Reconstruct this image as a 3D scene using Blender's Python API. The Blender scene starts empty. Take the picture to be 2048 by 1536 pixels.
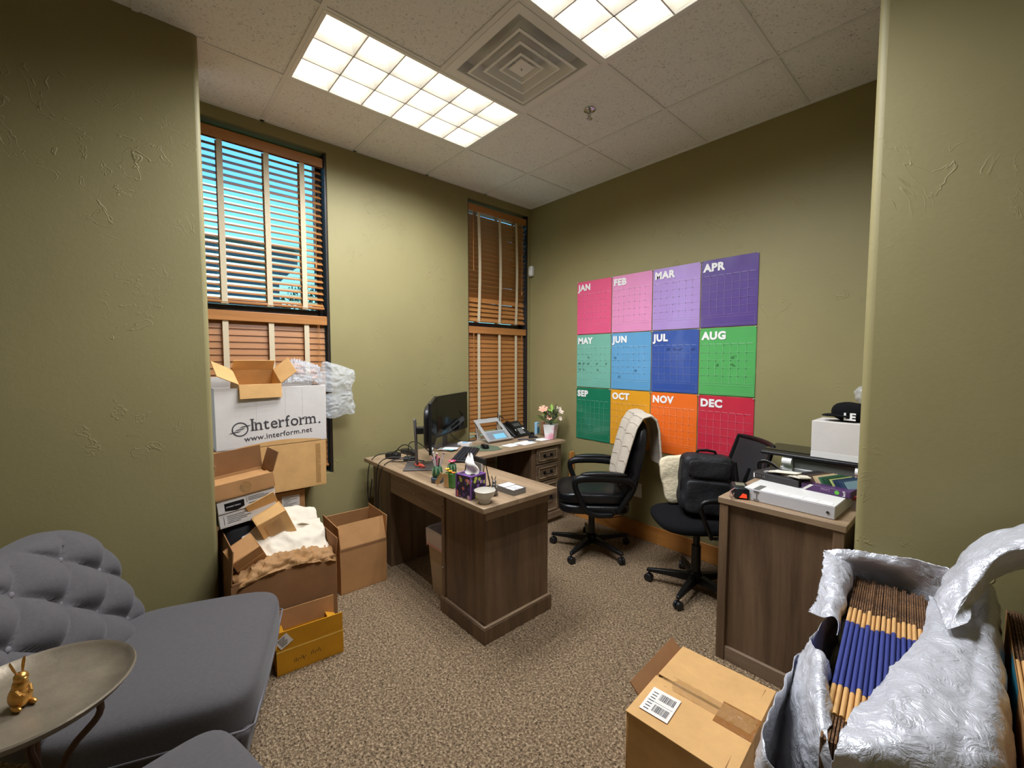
import bpy, math, random
from mathutils import Vector, Matrix, Euler, noise
R = math.radians
scene = bpy.context.scene
COL = scene.collection
rnd = random.Random(7)

# ---------------------------------------------------------------- camera
# world: window wall is x = 0, calendar wall is y = 3.104, floor z = 0 (metres)
CAM = Vector((3.19, 0.0, 1.49))
cd = bpy.data.cameras.new('camera'); cam = bpy.data.objects.new('camera', cd); COL.objects.link(cam)
cd.sensor_width = 36.0; cd.sensor_fit = 'HORIZONTAL'; cd.lens = 36.0 * 845.265 / 2048.0
cd.clip_start = 0.02; cd.clip_end = 300
right = Vector((0.66611, 0.74585, 0.00092)); up = Vector((-0.04391, 0.03799, 0.99831)); back = Vector((0.74456, -0.66503, 0.05806))
cam.matrix_world = Matrix(((right.x, up.x, back.x, CAM.x), (right.y, up.y, back.y, CAM.y), (right.z, up.z, back.z, CAM.z), (0, 0, 0, 1)))
scene.camera = cam
# ---------------------------------------------------------------- exposure, sky, sun
vs = scene.view_settings
vs.view_transform = 'Standard'; vs.look = 'None'; vs.gamma = 1.0; vs.use_curve_mapping = False
vs.exposure = 0.0
world = bpy.data.worlds.new('sky'); scene.world = world; world.use_nodes = True
wn = world.node_tree.nodes; wl = world.node_tree.links; wn.clear()
wo = wn.new('ShaderNodeOutputWorld'); wb = wn.new('ShaderNodeBackground'); wsky = wn.new('ShaderNodeTexSky')
wsky.sky_type = 'NISHITA'; wsky.sun_disc = False; wsky.sun_elevation = R(62); wsky.sun_rotation = R(-70)
wsky.air_density = 1.0; wsky.dust_density = 0.2; wsky.ozone_density = 3.0
wb.inputs['Strength'].default_value = 0.28
wl.new(wsky.outputs[0], wb.inputs[0]); wl.new(wb.outputs[0], wo.inputs[0])
sd = bpy.data.lights.new('sun', 'SUN'); sun = bpy.data.objects.new('sun', sd); COL.objects.link(sun)
sd.energy = 6.0; sd.angle = R(0.6); sd.color = (1.0, 0.97, 0.9)
sun.rotation_euler = Vector((0.42, -0.06, -1.0)).to_track_quat('-Z', 'Y').to_euler()
sun.location = (-4, 1, 8)
LAMP_W = 205.0            # watts of each ceiling fixture

# ---------------------------------------------------------------- mesh helpers
class MB:
    """collects shapes; build() links them as one mesh object"""
    def __init__(s): s.v = []; s.f = []; s.m = Matrix()
    def add(s, vs_, fs):
        o = len(s.v); m = s.m
        s.v += [tuple(m @ Vector(p)) for p in vs_]; s.f += [tuple(i + o for i in f) for f in fs]; return s
    def box(s, x0, x1, y0, y1, z0, z1):
        return s.add([(x0,y0,z0),(x1,y0,z0),(x1,y1,z0),(x0,y1,z0),(x0,y0,z1),(x1,y0,z1),(x1,y1,z1),(x0,y1,z1)],
                     [(0,3,2,1),(4,5,6,7),(0,1,5,4),(1,2,6,5),(2,3,7,6),(3,0,4,7)])
    def cbox(s, c, d, rot=None):
        k = s.m; s.m = k @ Matrix.Translation(c) @ (rot.to_matrix().to_4x4() if rot else Matrix())
        s.box(-d[0]/2, d[0]/2, -d[1]/2, d[1]/2, -d[2]/2, d[2]/2); s.m = k; return s
    def ring(s, rings, closed=True, cap=True):
        n = len(rings[0]); vs_ = [p for r in rings for p in r]; fs = []
        for i in range(len(rings) - 1):
            for j in range(n if closed else n - 1):
                k = (j + 1) % n; fs.append((i*n + j, i*n + k, (i+1)*n + k, (i+1)*n + j))
        if cap and closed:
            fs.append(tuple(reversed(range(n)))); fs.append(tuple((len(rings)-1)*n + j for j in range(n)))
        return s.add(vs_, fs)
    def cyl(s, p0, p1, r0, r1=None, n=14, cap=True):
        return s.tube([p0, p1], [r0, r0 if r1 is None else r1], n, cap)
    def tube(s, pts, r, n=8, cap=True, flat=1.0):
        pts = [Vector(p) for p in pts]; rr = r if isinstance(r, (list, tuple)) else [r]*len(pts); rings = []; ref = None
        for i, p in enumerate(pts):
            t = (pts[min(i+1, len(pts)-1)] - pts[max(i-1, 0)]).normalized()
            if ref is None: ref = Vector((0,0,1)) if abs(t.z) < .9 else Vector((1,0,0))
            a = ref - t*ref.dot(t)
            if a.length < 1e-5: a = t.orthogonal()
            a.normalize(); b = t.cross(a); ref = a
            rings.append([tuple(p + (a*math.cos(2*math.pi*k/n) + b*math.sin(2*math.pi*k/n)*flat)*rr[i]) for k in range(n)])
        return s.ring(rings, True, cap)
    def lathe(s, prof, n=24, c=(0,0,0), cap=True, sx=1, sy=1):
        return s.ring([[(c[0] + r*math.cos(2*math.pi*k/n)*sx, c[1] + r*math.sin(2*math.pi*k/n)*sy, c[2] + z) for k in range(n)] for r, z in prof], True, cap)
    def prism(s, poly, z0, z1):
        return s.ring([[(x, y, z0) for x, y in poly], [(x, y, z1) for x, y in poly]])
    def grid(s, fn, nu, nv, closed=False):
        return s.ring([[tuple(fn(u/(nu if closed else nu-1), v/(nv-1))) for u in range(nu)] for v in range(nv)], closed, False)
    def sph(s, c, r, n=12, m=8):
        r = r if isinstance(r, (tuple, list)) else (r, r, r)
        rings = [[(c[0] + r[0]*math.sin(math.pi*max(j,.02)/m)*math.cos(2*math.pi*k/n), c[1] + r[1]*math.sin(math.pi*max(j,.02)/m)*math.sin(2*math.pi*k/n), c[2] - r[2]*math.cos(math.pi*j/m)) for k in range(n)] for j in range(m + 1)]
        rings[-1] = [(c[0] + (p[0]-c[0]) * .01, c[1] + (p[1]-c[1]) * .01, c[2] + r[2]) for p in rings[1]]
        return s.ring(rings)
    def cushion(s, d, e=4.0, n=14, fn=None, c=(0,0,0)):
        """superellipsoid cushion of size d; fn(p) may displace"""
        vs_ = []; fs = []; idx = {}
        def put(p):
            k = (round(p[0], 5), round(p[1], 5), round(p[2], 5))
            if k not in idx:
                q = Vector(p); l = (abs(q.x)**e + abs(q.y)**e + abs(q.z)**e)**(1/e); q = q/l
                q = Vector((q.x*d[0]/2, q.y*d[1]/2, q.z*d[2]/2))
                if fn: q = Vector(fn(q))
                idx[k] = len(vs_); vs_.append((q.x + c[0], q.y + c[1], q.z + c[2]))
            return idx[k]
        for ax in range(3):
            for sg in (-1, 1):
                for i in range(n):
                    for j in range(n):
                        q = []
                        for a, b in ((i,j),(i+1,j),(i+1,j+1),(i,j+1)):
                            p = [0,0,0]; p[ax] = sg; p[(ax+1)%3] = 2*a/n - 1; p[(ax+2)%3] = 2*b/n - 1; q.append(put(p))
                        fs.append(tuple(q) if sg > 0 else tuple(reversed(q)))
        return s.add(vs_, fs)
    def build(s, name, mat, parent=None, bevel=0, smooth=False, solid=0, sub=0, seg=2, angle=40):
        me = bpy.data.meshes.new(name); me.from_pydata(s.v, [], s.f); me.update()
        me.materials.append(mat)
        if smooth or bevel:
            for p in me.polygons: p.use_smooth = True
            me.set_sharp_from_angle(angle=R(angle))
        return link(name, me, parent, bevel, solid, sub, seg)
def link(name, me, parent=None, bevel=0, solid=0, sub=0, seg=2):
    o = bpy.data.objects.new(name, me); COL.objects.link(o)
    if parent: o.parent = parent
    if solid: k = o.modifiers.new('solid', 'SOLIDIFY'); k.thickness = solid; k.offset = 0
    if bevel: k = o.modifiers.new('bevel', 'BEVEL'); k.width = bevel; k.segments = seg; k.limit_method = 'ANGLE'; k.angle_limit = R(35)
    if sub: k = o.modifiers.new('sub', 'SUBSURF'); k.levels = sub; k.render_levels = sub
    return o
def tag(o, label=None, cat=None, group=None, kind=None):
    if label: o['label'] = label
    if cat: o['category'] = cat
    if group: o['group'] = group
    if kind: o['kind'] = kind
    return o
def thing(name, label, cat, loc=(0,0,0), rz=0, group=None, rot=None):
    o = bpy.data.objects.new(name, None); COL.objects.link(o); o.empty_display_size = .05
    o.location = loc; o.rotation_euler = rot if rot else (0, 0, rz)
    return tag(o, label, cat, group)
def struct(o): o['kind'] = 'structure'; return o
def place(o, loc=(0,0,0), rot=(0,0,0)): o.location = loc; o.rotation_euler = rot; return o
def B(*a): return MB().box(*a)
def nz(p, s=1.0): return noise.noise(Vector(p)*s)
def text_mb(txt, size, off=0.0, h=0.0006, shear=0, space=1.0, sx=1.0):
    cu = bpy.data.curves.new('print', 'FONT'); cu.body = txt; cu.size = size; cu.offset = off; cu.extrude = h; cu.shear = shear; cu.space_character = space
    cu.resolution_u = 3; cu.fill_mode = 'BOTH'
    o = bpy.data.objects.new('print', cu); COL.objects.link(o)
    dg = bpy.context.evaluated_depsgraph_get(); me = bpy.data.meshes.new_from_object(o.evaluated_get(dg))
    mb = MB(); mb.add([(v.co.x*sx, v.co.y, v.co.z) for v in me.vertices], [tuple(p.vertices) for p in me.polygons])
    bpy.data.objects.remove(o); bpy.data.curves.remove(cu); bpy.data.meshes.remove(me)
    return mb
def ray(px, py): return right*((px-1024)/845.265) - up*((py-768)/845.265) - back
def at(px, py, z): d = ray(px, py); return CAM + d*((z-CAM.z)/d.z)
def atx(px, py, x): d = ray(px, py); return CAM + d*((x-CAM.x)/d.x)
def aty(px, py, y): d = ray(px, py); return CAM + d*((y-CAM.y)/d.y)
def catmull(P, t):
    n = len(P)-1; f = min(max(t,0),1)*n; i = min(int(f), n-1); t = f-i
    a, b, c, d = P[max(i-1,0)], P[i], P[i+1], P[min(i+2,n)]
    return .5*((2*b) + (c-a)*t + (2*a-5*b+4*c-d)*t*t + (3*b-a-3*c+d)*t*t*t)
def patch(ctrl, nu, nv, amp=.01, freq=14, seed=0, jag=0):
    ctrl = [[Vector(p) for p in r] for r in ctrl]; pts = []
    for i in range(nv):
        v = i/(nv-1); rows = [catmull(r, v) for r in ctrl]; line = []
        for j in range(nu):
            u = j/(nu-1); uu = u
            if jag and j == 0: uu = u - jag*(nz((v*40, seed, 0)) + .6*nz((v*110, seed, 4)))
            p = catmull(rows, max(0, uu)) if uu >= 0 else rows[0] + (rows[0]-rows[1])*(-uu)
            line.append(p)
        pts.append(line)
    out = []
    for i in range(nv):
        line = []
        for j in range(nu):
            a = pts[min(i+1,nv-1)][j]-pts[max(i-1,0)][j]; b = pts[i][min(j+1,nu-1)]-pts[i][max(j-1,0)]; n = a.cross(b); n = n.normalized() if n.length > 1e-9 else Vector((0,0,1))
            q = pts[i][j]*freq + Vector((seed*7.1, seed*3.3, 0)); r1 = noise.noise(q); r2 = noise.noise(q*2.3+Vector((5,1,2)))
            line.append(pts[i][j] + n*amp*((.5-abs(r1))*1.6 + (.4-abs(r2))*.8))
        out.append([tuple(p) for p in line])
    return MB().ring(out, False, False)
# ---------------------------------------------------------------- materials
def lin(c): return tuple((x/255/12.92 if x/255 <= .04045 else ((x/255 + .055)/1.055)**2.4) for x in c) + (1,)
def newmat(name):
    m = bpy.data.materials.new(name); m.use_nodes = True; nt = m.node_tree
    return m, nt, nt.nodes['Principled BSDF']
def coords(nt, scale=(1,1,1), rot=(0,0,0), obj=True):
    tc = nt.nodes.new('ShaderNodeTexCoord'); mp = nt.nodes.new('ShaderNodeMapping')
    mp.inputs['Scale'].default_value = scale; mp.inputs['Rotation'].default_value = rot
    nt.links.new(tc.outputs['Object'], mp.inputs[0]); return mp.outputs[0]
def ntex(nt, vec, scale, detail=3, rough=.5, dist=0):
    n = nt.nodes.new('ShaderNodeTexNoise'); n.inputs['Scale'].default_value = scale; n.inputs['Detail'].default_value = detail
    n.inputs['Roughness'].default_value = rough; n.inputs['Distortion'].default_value = dist
    nt.links.new(vec, n.inputs['Vector']); return n.outputs[0]
def ramp(nt, fac, stops):
    r = nt.nodes.new('ShaderNodeValToRGB'); e = r.color_ramp.elements
    while len(e) < len(stops): e.new(.5)
    for k, (p, c) in enumerate(stops): e[k].position = p; e[k].color = c
    nt.links.new(fac, r.inputs[0]); return r.outputs[0]
def bump(nt, bs, h, strength, dist=.01, prev=None):
    b = nt.nodes.new('ShaderNodeBump'); b.inputs['Strength'].default_value = strength; b.inputs['Distance'].default_value = dist
    nt.links.new(h, b.inputs['Height'])
    if prev: nt.links.new(prev, b.inputs['Normal'])
    nt.links.new(b.outputs[0], bs.inputs['Normal']); return b.outputs[0]
def mat(name, col, rough=.5, metal=0, var=0, vs_=6, bmp=0, bs_=40, stretch=(1,1,1), spec=.5, coat=0, emit=0, trans=0, sheen=0, bd=.01, ecol=None):
    m, nt, b = newmat(name); c = lin(col)
    b.inputs['Base Color'].default_value = c; b.inputs['Roughness'].default_value = rough; b.inputs['Metallic'].default_value = metal
    b.inputs['Specular IOR Level'].default_value = spec; b.inputs['Coat Weight'].default_value = coat; b.inputs['Coat Roughness'].default_value = .08
    b.inputs['Transmission Weight'].default_value = trans; b.inputs['Sheen Weight'].default_value = sheen
    if emit: b.inputs['Emission Color'].default_value = lin(ecol) if ecol else c; b.inputs['Emission Strength'].default_value = emit
    vec = coords(nt, stretch)
    if var:
        lo = tuple(max(0, x*(1-var)) for x in c[:3]) + (1,); hi = tuple(min(1, x*(1+var)) for x in c[:3]) + (1,)
        nt.links.new(ramp(nt, ntex(nt, vec, vs_, 5, .6), [(.3, lo), (.7, hi)]), b.inputs['Base Color'])
    if bmp: bump(nt, b, ntex(nt, vec, bs_, 4, .6), bmp, bd)
    return m
def woodmat(name, c1, c2, axis=2, scale=9, rough=.45, ring=.09, bmp=.15):
    m, nt, b = newmat(name)
    st = [1, 1, 1]; st[axis] = ring
    v = coords(nt, st)
    n1 = ntex(nt, v, scale, 6, .62, .6); n2 = ntex(nt, v, scale*7, 4, .7)
    a = nt.nodes.new('ShaderNodeMath'); a.operation = 'MULTIPLY_ADD'; a.inputs[1].default_value = .28
    nt.links.new(n2, a.inputs[0]); nt.links.new(n1, a.inputs[2])
    mid = tuple((lin(c1)[k] + lin(c2)[k])/2 for k in range(3)) + (1,)
    nt.links.new(ramp(nt, a.outputs[0], [(.42, lin(c1)), (.62, mid), (.84, lin(c2))]), b.inputs['Base Color'])
    b.inputs['Roughness'].default_value = rough
    bump(nt, b, a.outputs[0], bmp, .003); return m
def wallmat(name, col):
    m, nt, b = newmat(name); v = coords(nt)
    c = lin(col); lo = tuple(x*.9 for x in c[:3]) + (1,)
    nt.links.new(ramp(nt, ntex(nt, v, 1.6, 4), [(.35, lo), (.7, c)]), b.inputs['Base Color'])
    b.inputs['Roughness'].default_value = .55; b.inputs['Specular IOR Level'].default_value = .35
    n1 = ntex(nt, v, 55, 4, .6)
    k = bump(nt, b, n1, .12, .004)
    # skip-trowel marks: sparse ridges
    w = ntex(nt, v, 5.5, 3, .5, 2.2); gate = ntex(nt, v, 2.3, 2)
    rr = ramp(nt, w, [(.57, (0,0,0,1)), (.588, (1,1,1,1)), (.60, (.1,.1,.1,1))])
    gg = ramp(nt, gate, [(.5, (0,0,0,1)), (.62, (1,1,1,1))])
    mu = nt.nodes.new('ShaderNodeMath'); mu.operation = 'MULTIPLY'; nt.links.new(rr, mu.inputs[0]); nt.links.new(gg, mu.inputs[1])
    bump(nt, b, mu.outputs[0], .4, .006, k); return m
def carpetmat():
    m, nt, b = newmat('carpet'); v = coords(nt, (1, 1, 1))
    vo = nt.nodes.new('ShaderNodeTexVoronoi'); vo.inputs['Scale'].default_value = 120; vo.inputs['Randomness'].default_value = 1
    dv = ntex(nt, v, 30, 2); mx = nt.nodes.new('ShaderNodeMix'); mx.data_type = 'VECTOR'; mx.inputs[0].default_value = .02
    nt.links.new(v, mx.inputs[4]); nt.links.new(dv, mx.inputs[5]); nt.links.new(mx.outputs[1], vo.inputs['Vector'])
    col = ramp(nt, ntex(nt, v, 95, 3, .6), [(.32, lin((98,80,60))), (.5, lin((148,125,97))), (.68, lin((198,174,140)))])
    nt.links.new(col, b.inputs['Base Color']); b.inputs['Roughness'].default_value = .95; b.inputs['Specular IOR Level'].default_value = .1
    k = bump(nt, b, vo.outputs['Distance'], .9, .012)
    bump(nt, b, ntex(nt, v, 95, 3, .6), .8, .008, k); return m
def tilemat():
    m, nt, b = newmat('ceiling_tile'); v = coords(nt, (1, 1, .2))
    n = ntex(nt, v, 95, 4, .6, 1.0); n2 = ntex(nt, v, 9, 2)
    a = nt.nodes.new('ShaderNodeMath'); a.operation = 'MULTIPLY_ADD'; a.inputs[1].default_value = .12; nt.links.new(n2, a.inputs[0]); nt.links.new(n, a.inputs[2])
    nt.links.new(ramp(nt, a.outputs[0], [(.41, lin((176,176,174))), (.45, lin((232,232,230))), (.7, lin((240,240,238)))]), b.inputs['Base Color'])
    b.inputs['Roughness'].default_value = .9; bump(nt, b, a.outputs[0], .5, .004); return m
def glassmat(name, tint, refl=.06):
    m = bpy.data.materials.new(name); m.use_nodes = True; nt = m.node_tree; nt.nodes.clear()
    o = nt.nodes.new('ShaderNodeOutputMaterial'); t = nt.nodes.new('ShaderNodeBsdfTransparent'); g = nt.nodes.new('ShaderNodeBsdfGlossy'); x = nt.nodes.new('ShaderNodeMixShader')
    t.inputs[0].default_value = tint; g.inputs['Roughness'].default_value = .02; x.inputs[0].default_value = refl
    nt.links.new(t.outputs[0], x.inputs[1]); nt.links.new(g.outputs[0], x.inputs[2]); nt.links.new(x.outputs[0], o.inputs[0]); return m
def filmmat(name, col, op, rough=.2, bs_=30):
    """thin clear or milky plastic film"""
    m = bpy.data.materials.new(name); m.use_nodes = True; nt = m.node_tree
    b = nt.nodes['Principled BSDF']; b.inputs['Base Color'].default_value = lin(col); b.inputs['Roughness'].default_value = rough; b.inputs['Alpha'].default_value = op
    b.inputs['Specular IOR Level'].default_value = .8
    bump(nt, b, ntex(nt, coords(nt), bs_, 3, .6, 1.5), .7, .01); return m
M = {}
M['wall'] = wallmat('olive_plaster', (147,137,93))
M['carpet'] = carpetmat(); M['tile'] = tilemat()
M['grid'] = mat('grid_metal', (228,228,226), .45)
M['plenum'] = mat('plenum', (60,60,58), .9)
M['oak'] = woodmat('oak_trim', (168,104,44), (206,142,72), 0, 7, .35)
M['blindwood'] = woodmat('blind_wood', (146,94,46), (186,128,70), 1, 12, .4, .06, .05)
M['tape'] = mat('cream_tape', (205,190,158), .85, bmp=.3, bs_=300)
M['bronze'] = mat('bronze_frame', (52,48,46), .4, .4)
M['white'] = mat('white_plastic', (226,224,218), .35)
M['whitemetal'] = mat('white_enamel', (236,236,234), .35, spec=.4)
M['glass'] = glassmat('window_glass', (.66,.98,1,1))
M['black'] = mat('black_plastic', (22,22,24), .42, bmp=.05, bs_=200)
M['black2'] = mat('black_gloss', (10,10,12), .12)
M['desk'] = woodmat('grey_oak_x', (88,70,54), (150,126,100), 0, 8)
M['desky'] = woodmat('grey_oak_y', (88,70,54), (150,126,100), 1, 8)
M['deskz'] = woodmat('grey_oak_z', (66,50,36), (124,98,72), 2, 8)
M['desktop'] = woodmat('grey_oak_top', (118,96,72), (178,152,120), 0, 8)
M['desktopy'] = woodmat('grey_oak_top_y', (118,96,72), (178,152,120), 1, 8)
M['paper'] = mat('white_paper', (232,230,224), .8)
M['chrome'] = mat('chrome', (200,200,200), .15, 1)
M['darkmetal'] = mat('dark_metal', (46,42,40), .4, .8)
# ================================================================= structure
HC = 3.03; YC = 3.104; YR = 2.0; XR = 2.885; XL = 0.61; YL = 0.285
XB = 4.7; YB = -1.6
struct(B(-0.25, XB+.2, YB-.2, YC+.2, -0.12, 0).build('floor', M['carpet']))
W1 = (0.30, 1.075, 0.64, 2.955); W2 = (2.31, 3.075, 0.64, 2.955)
w = MB(); T = -0.22
w.box(T, 0, YL-.2, W1[0], 0, HC+.2); w.box(T, 0, W1[1], W2[0], 0, HC+.2); w.box(T, 0, W2[1], YC+.2, 0, HC+.2)
for a in (W1, W2): w.box(T, 0, a[0], a[1], 0, a[2]); w.box(T, 0, a[0], a[1], a[3], HC+.2)
struct(w.build('wall_window', M['wall']))
struct(B(XL-.3, XL, YB-.2, YL, 0, HC+.2).build('wall_left', M['wall'], bevel=.022, seg=4))
struct(B(T, XR+.1, YC, YC+.2, 0, HC+.2).build('wall_calendar', M['wall']))
struct(B(XR, XB+.2, YR, YC+.15, 0, HC+.2).build('wall_right', M['wall'], bevel=.03, seg=5))
struct(B(XB, XB+.2, YB-.2, YR, 0, HC+.2).build('wall_rear', M['wall']))
struct(B(XL-.2, XB+.2, YB-.2, YB, 0, HC+.2).build('wall_back', M['wall']))
struct(B(0, XR, YC-.014, YC, 0, .135).build('baseboard_calendar', M['oak'], bevel=.003))
struct(B(0, .014, YL, YC-.014, 0, .135).build('baseboard_window', M['oak'], bevel=.003))
struct(B(XL, XL+.014, YB, YL, 0, .135).build('baseboard_left', M['oak'], bevel=.003))
struct(B(XR, XB, YR-.014, YR, 0, .135).build('baseboard_right', M['oak'], bevel=.003))
# ceiling: plenum slab, grid bars and lay-in tiles
ceil = struct(B(-.2, XB+.2, YB-.2, YC+.2, HC+.18, HC+.25).build('ceiling', M['plenum']))
gx = [-.05, .573, 1.187, 1.796, 2.407, 3.018, 3.629, 4.24, 4.72]
gy = [-1.65, -1.16, -.55, .062, .675, 1.278, 1.887, 2.507, 3.12]
L1 = (.573, 1.187, .675, 1.887); L2 = (1.796, 2.407, .675, 1.887); L3 = (3.018, 3.629, -1.16, .062)
def infix(x, y): return any(a[0] < x < a[1] and a[2] < y < a[3] for a in (L1, L2))
tmesh = {}
for i in range(len(gx)-1):
    for j in range(len(gy)-1):
        x0, x1, y0, y1 = gx[i]+.008, gx[i+1]-.008, gy[j]+.008, gy[j+1]-.008
        if infix((x0+x1)/2, (y0+y1)/2) or (i == 2 and j == 5): continue
        if x1 < XL+.1 and y1 < YL: continue
        if x0 > XR-.1 and y0 > YR: continue
        o = B(x0, x1, y0, y1, HC+.004, HC+.02).build('ceiling_tile', M['tile'], ceil)
gb = MB
for i, x in enumerate(gx[1:-1]):
    B(x-.012, x+.012, YL if x < XL else YB, YC if x < XR else YR, HC-.001, HC+.012).build('grid_bar', M['grid'], ceil)
for y in gy[1:-1]:
    xs = 0 if y > YL else XL; xe = XR if y > YR else XB
    segs = [(xs, xe)]
    if .675 < y < 1.887: segs = [(xs, L1[0]), (L1[1], L2[0]), (L2[1], xe)]
    for a, b in segs: B(a, b, y-.012, y+.012, HC-.002, HC+.011).build('grid_bar', M['grid'], ceil)
B(0, .02, YL, YC, HC-.002, HC+.012).build('wall_angle', M['grid'], ceil); B(0, XR, YC-.02, YC, HC-.002, HC+.012).build('wall_angle', M['grid'], ceil)
B(0, XL, YL, YL+.025, HC-.002, HC+.012).build('wall_angle', M['grid'], ceil)
B(XL-.005, XL+.085, YL-.3, YL+.03, HC-.004, HC+.012).build('wall_angle', M['grid'], ceil) if False else None
# windows
def window(name, a):
    y0, y1, z0, z1 = a
    t = struct(bpy.data.objects.new(name, None)); COL.objects.link(t); t.location = (0, 0, 0)
    f = MB(); xa, xb = -.17, -.11
    f.box(xa, xb, y0, y0+.05, z0, z1); f.box(xa, xb, y1-.05, y1, z0, z1); f.box(xa, xb, y0+.05, y1-.05, z0, z0+.05); f.box(xa, xb, y0+.05, y1-.05, z1-.05, z1)
    f.box(xa, xb+.02, y0+.05, y1-.05, 1.755, 1.845)
    f.build('window_frame', M['bronze'], t, bevel=.004)
    B(-.145, -.139, y0+.05, y1-.05, 1.845, z1-.05).build('pane', M['glass'], t)
    B(-.145, -.139, y0+.05, y1-.05, z0+.05, 1.755).build('pane', M['glass'], t)
    B(-.11, -.012, y1-.014, y1, z0+.012, z1).build('jamb_liner', M['bronze'], t); B(-.11, -.012, y0, y0+.014, z0+.012, z1).build('jamb_liner', M['bronze'], t)
    B(-.11, -.002, y0+.001, y1-.001, z0, z0+.012).build('window_sill', M['wall'], t)
window('window_1', W1); window('window_2', W2)
# blinds
def blind(label, y0, y1, ztop, zbot, tilt, lift=None, wob=0, wandy=None, vname='valance'):
    w_ = y1 - y0; t = thing('window_blind', label, 'blind', (-.055, y0, zbot), group='wooden window blinds')
    h = ztop - zbot
    v = MB(); v.box(.022, .036, -.006, w_+.006, h-.065, h); v.box(-.03, .022, .0, w_, h-.045, h-.002); v.build('valance', M['blindwood'], t, bevel=.004)
    sm = None; n = int((h-.075)/.0425)+1; tl = tilt
    for k in range(n):
        z = .035 + k*.0425
        a = tl(k/n) if callable(tl) else tl
        if sm is None:
            o = B(-.025, .025, .004, w_-.004, -.0015, .0015).build('slat', M['blindwood'], t); sm = o.data
        else: o = link('slat', sm, t)
        o.location = (0, 0, z); o.rotation_euler = (0, R(a), 0)
        if wob: o.rotation_euler.x = R(wob*math.sin(k*1.7))
    B(-.026, .026, .002, w_-.002, 0, .016).build('bottom_rail', M['blindwood'], t, bevel=.003)
    for q in (.17, .52, .82):
        tp = MB()
        dy = (lambda f: wob*.03*math.sin(f*3.1)) if wob else (lambda f: 0)
        for side in (.0275, -.0275):
            tp.ring([[(side, q*w_-.016+dy(f), f*(h-.06)+.005), (side, q*w_+.016+dy(f), f*(h-.06)+.005)] for f in [x/8 for x in range(9)]], False, False)
        tp.box(-.028, .028, q*w_-.02, q*w_+.02, -.004, 0)
        tp.build('ladder_tape', M['tape'], t)
    if wandy is not None:
        MB().cyl((.034, wandy, h-.06), (.036, wandy, h-.06-.55), .004, n=8).build('tilt_wand', M['blindwood'], t)
    c = MB(); c.cyl((.033, w_-.05, h-.06), (.033, w_-.05, max(.15, h-.75)), .0015, n=6); c.cyl((.033, w_-.06, h-.06), (.033, w_-.06, max(.15, h-.75)), .0015, n=6)
    c.lathe([(.003,.0),(.006,.004),(.007,.02),(.003,.035)], 10, (.033, w_-.055, max(.12, h-.78))); c.build('lift_cord', M['blindwood'], t, smooth=True)
    return t
blind('open slatted blind in the upper half of the window behind the boxes', .318, 1.05, 2.915, 1.848, 36)
blind('closed wooden blind directly behind the open carton and white box', .315, 1.056, 1.80, .70, 80, wandy=None)
blind('dark brown blind with tilted slats in the upper half of the corner window', 2.327, 3.058, 2.925, 1.846, lambda f: 66.5 if f < .17 else (-18 if f > .93 else -53 + 21*f), wob=.5, wandy=.06)
blind('closed honey brown blind behind the desk phone in the corner window', 2.327, 3.058, 1.80, .70, lambda f: 80 if f > .07 else 30, wandy=.06)
# ceiling lights
def troffer(label, a):
    x0, x1, y0, y1 = a; w_, l_ = x1-x0, y1-y0
    t = thing('ceiling_light', label, 'ceiling light', (x0, y0, HC), group='recessed fluorescent ceiling lights')
    f = MB(); b = .026
    f.box(.004, b, .004, l_-.004, -.003, .012); f.box(w_-b, w_-.004, .004, l_-.004, -.003, .012); f.box(b, w_-b, .004, b, -.003, .012); f.box(b, w_-b, l_-b, l_-.004, -.003, .012)
    f.build('frame', M['whitemetal'], t, bevel=.002)
    h = MB(); h.box(b-.004, b, b, l_-b, .012, .13); h.box(w_-b, w_-b+.004, b, l_-b, .012, .13); h.box(b, w_-b, b-.004, b, .012, .13); h.box(b, w_-b, l_-b, l_-b+.004, .012, .13); h.box(b, w_-b, b, l_-b, .13, .134)
    h.build('housing', M['reflector'], t)
    iw, il = w_-2*b, l_-2*b
    for k in range(1, 3):
        x = b + iw*k/3; m = MB(); m.ring([[(x-.0035,b,0),(x+.0035,b,0),(x+.012,b,.062),(x-.012,b,.062)], [(x-.0035,l_-b,0),(x+.0035,l_-b,0),(x+.012,l_-b,.062),(x-.012,l_-b,.062)]]); m.build('louver_blade', M['louver'], t)
    for k in range(1, 6):
        y = b + il*k/6; m = MB(); m.ring([[(b,y-.0035,0),(b,y+.0035,0),(b,y+.01,.055),(b,y-.01,.055)], [(w_-b,y-.0035,0),(w_-b,y+.0035,0),(w_-b,y+.01,.055),(w_-b,y-.01,.055)]]); m.build('louver_blade', M['louver'], t)
    for k in range(3):
        x = b + iw*(k+.5)/3; MB().cyl((x, b, .098), (x, l_-b, .098), .0127, n=12).build('lamp_tube', M['tube'], t, smooth=True)
    for i in range(3):
        for j in range(6):       # one downlight per louver cell: the cell's share of the tubes' light
            ld = bpy.data.lights.new('lamp', 'SPOT'); ld.energy = LAMP_W/18; ld.color = (.93, .97, 1.06); ld.spot_size = R(164); ld.spot_blend = .85; ld.shadow_soft_size = 0
            lo = bpy.data.objects.new('lamp', ld); COL.objects.link(lo); lo.parent = t; lo.location = (b + iw*(i+.5)/3, b + il*(j+.5)/6, -.006)
    return t
M['reflector'] = mat('white_reflector', (238,236,230), .4)
M['louver'] = mat('louver_white', (232,230,226), .3, spec=.6)
M['tube'] = mat('lamp_tube', (255,250,240), .3, emit=8.0)
troffer('lit ceiling light panel nearest the windows', L1)
troffer('lit ceiling light panel right of the air vent, cut off by the top edge', L2)
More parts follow.
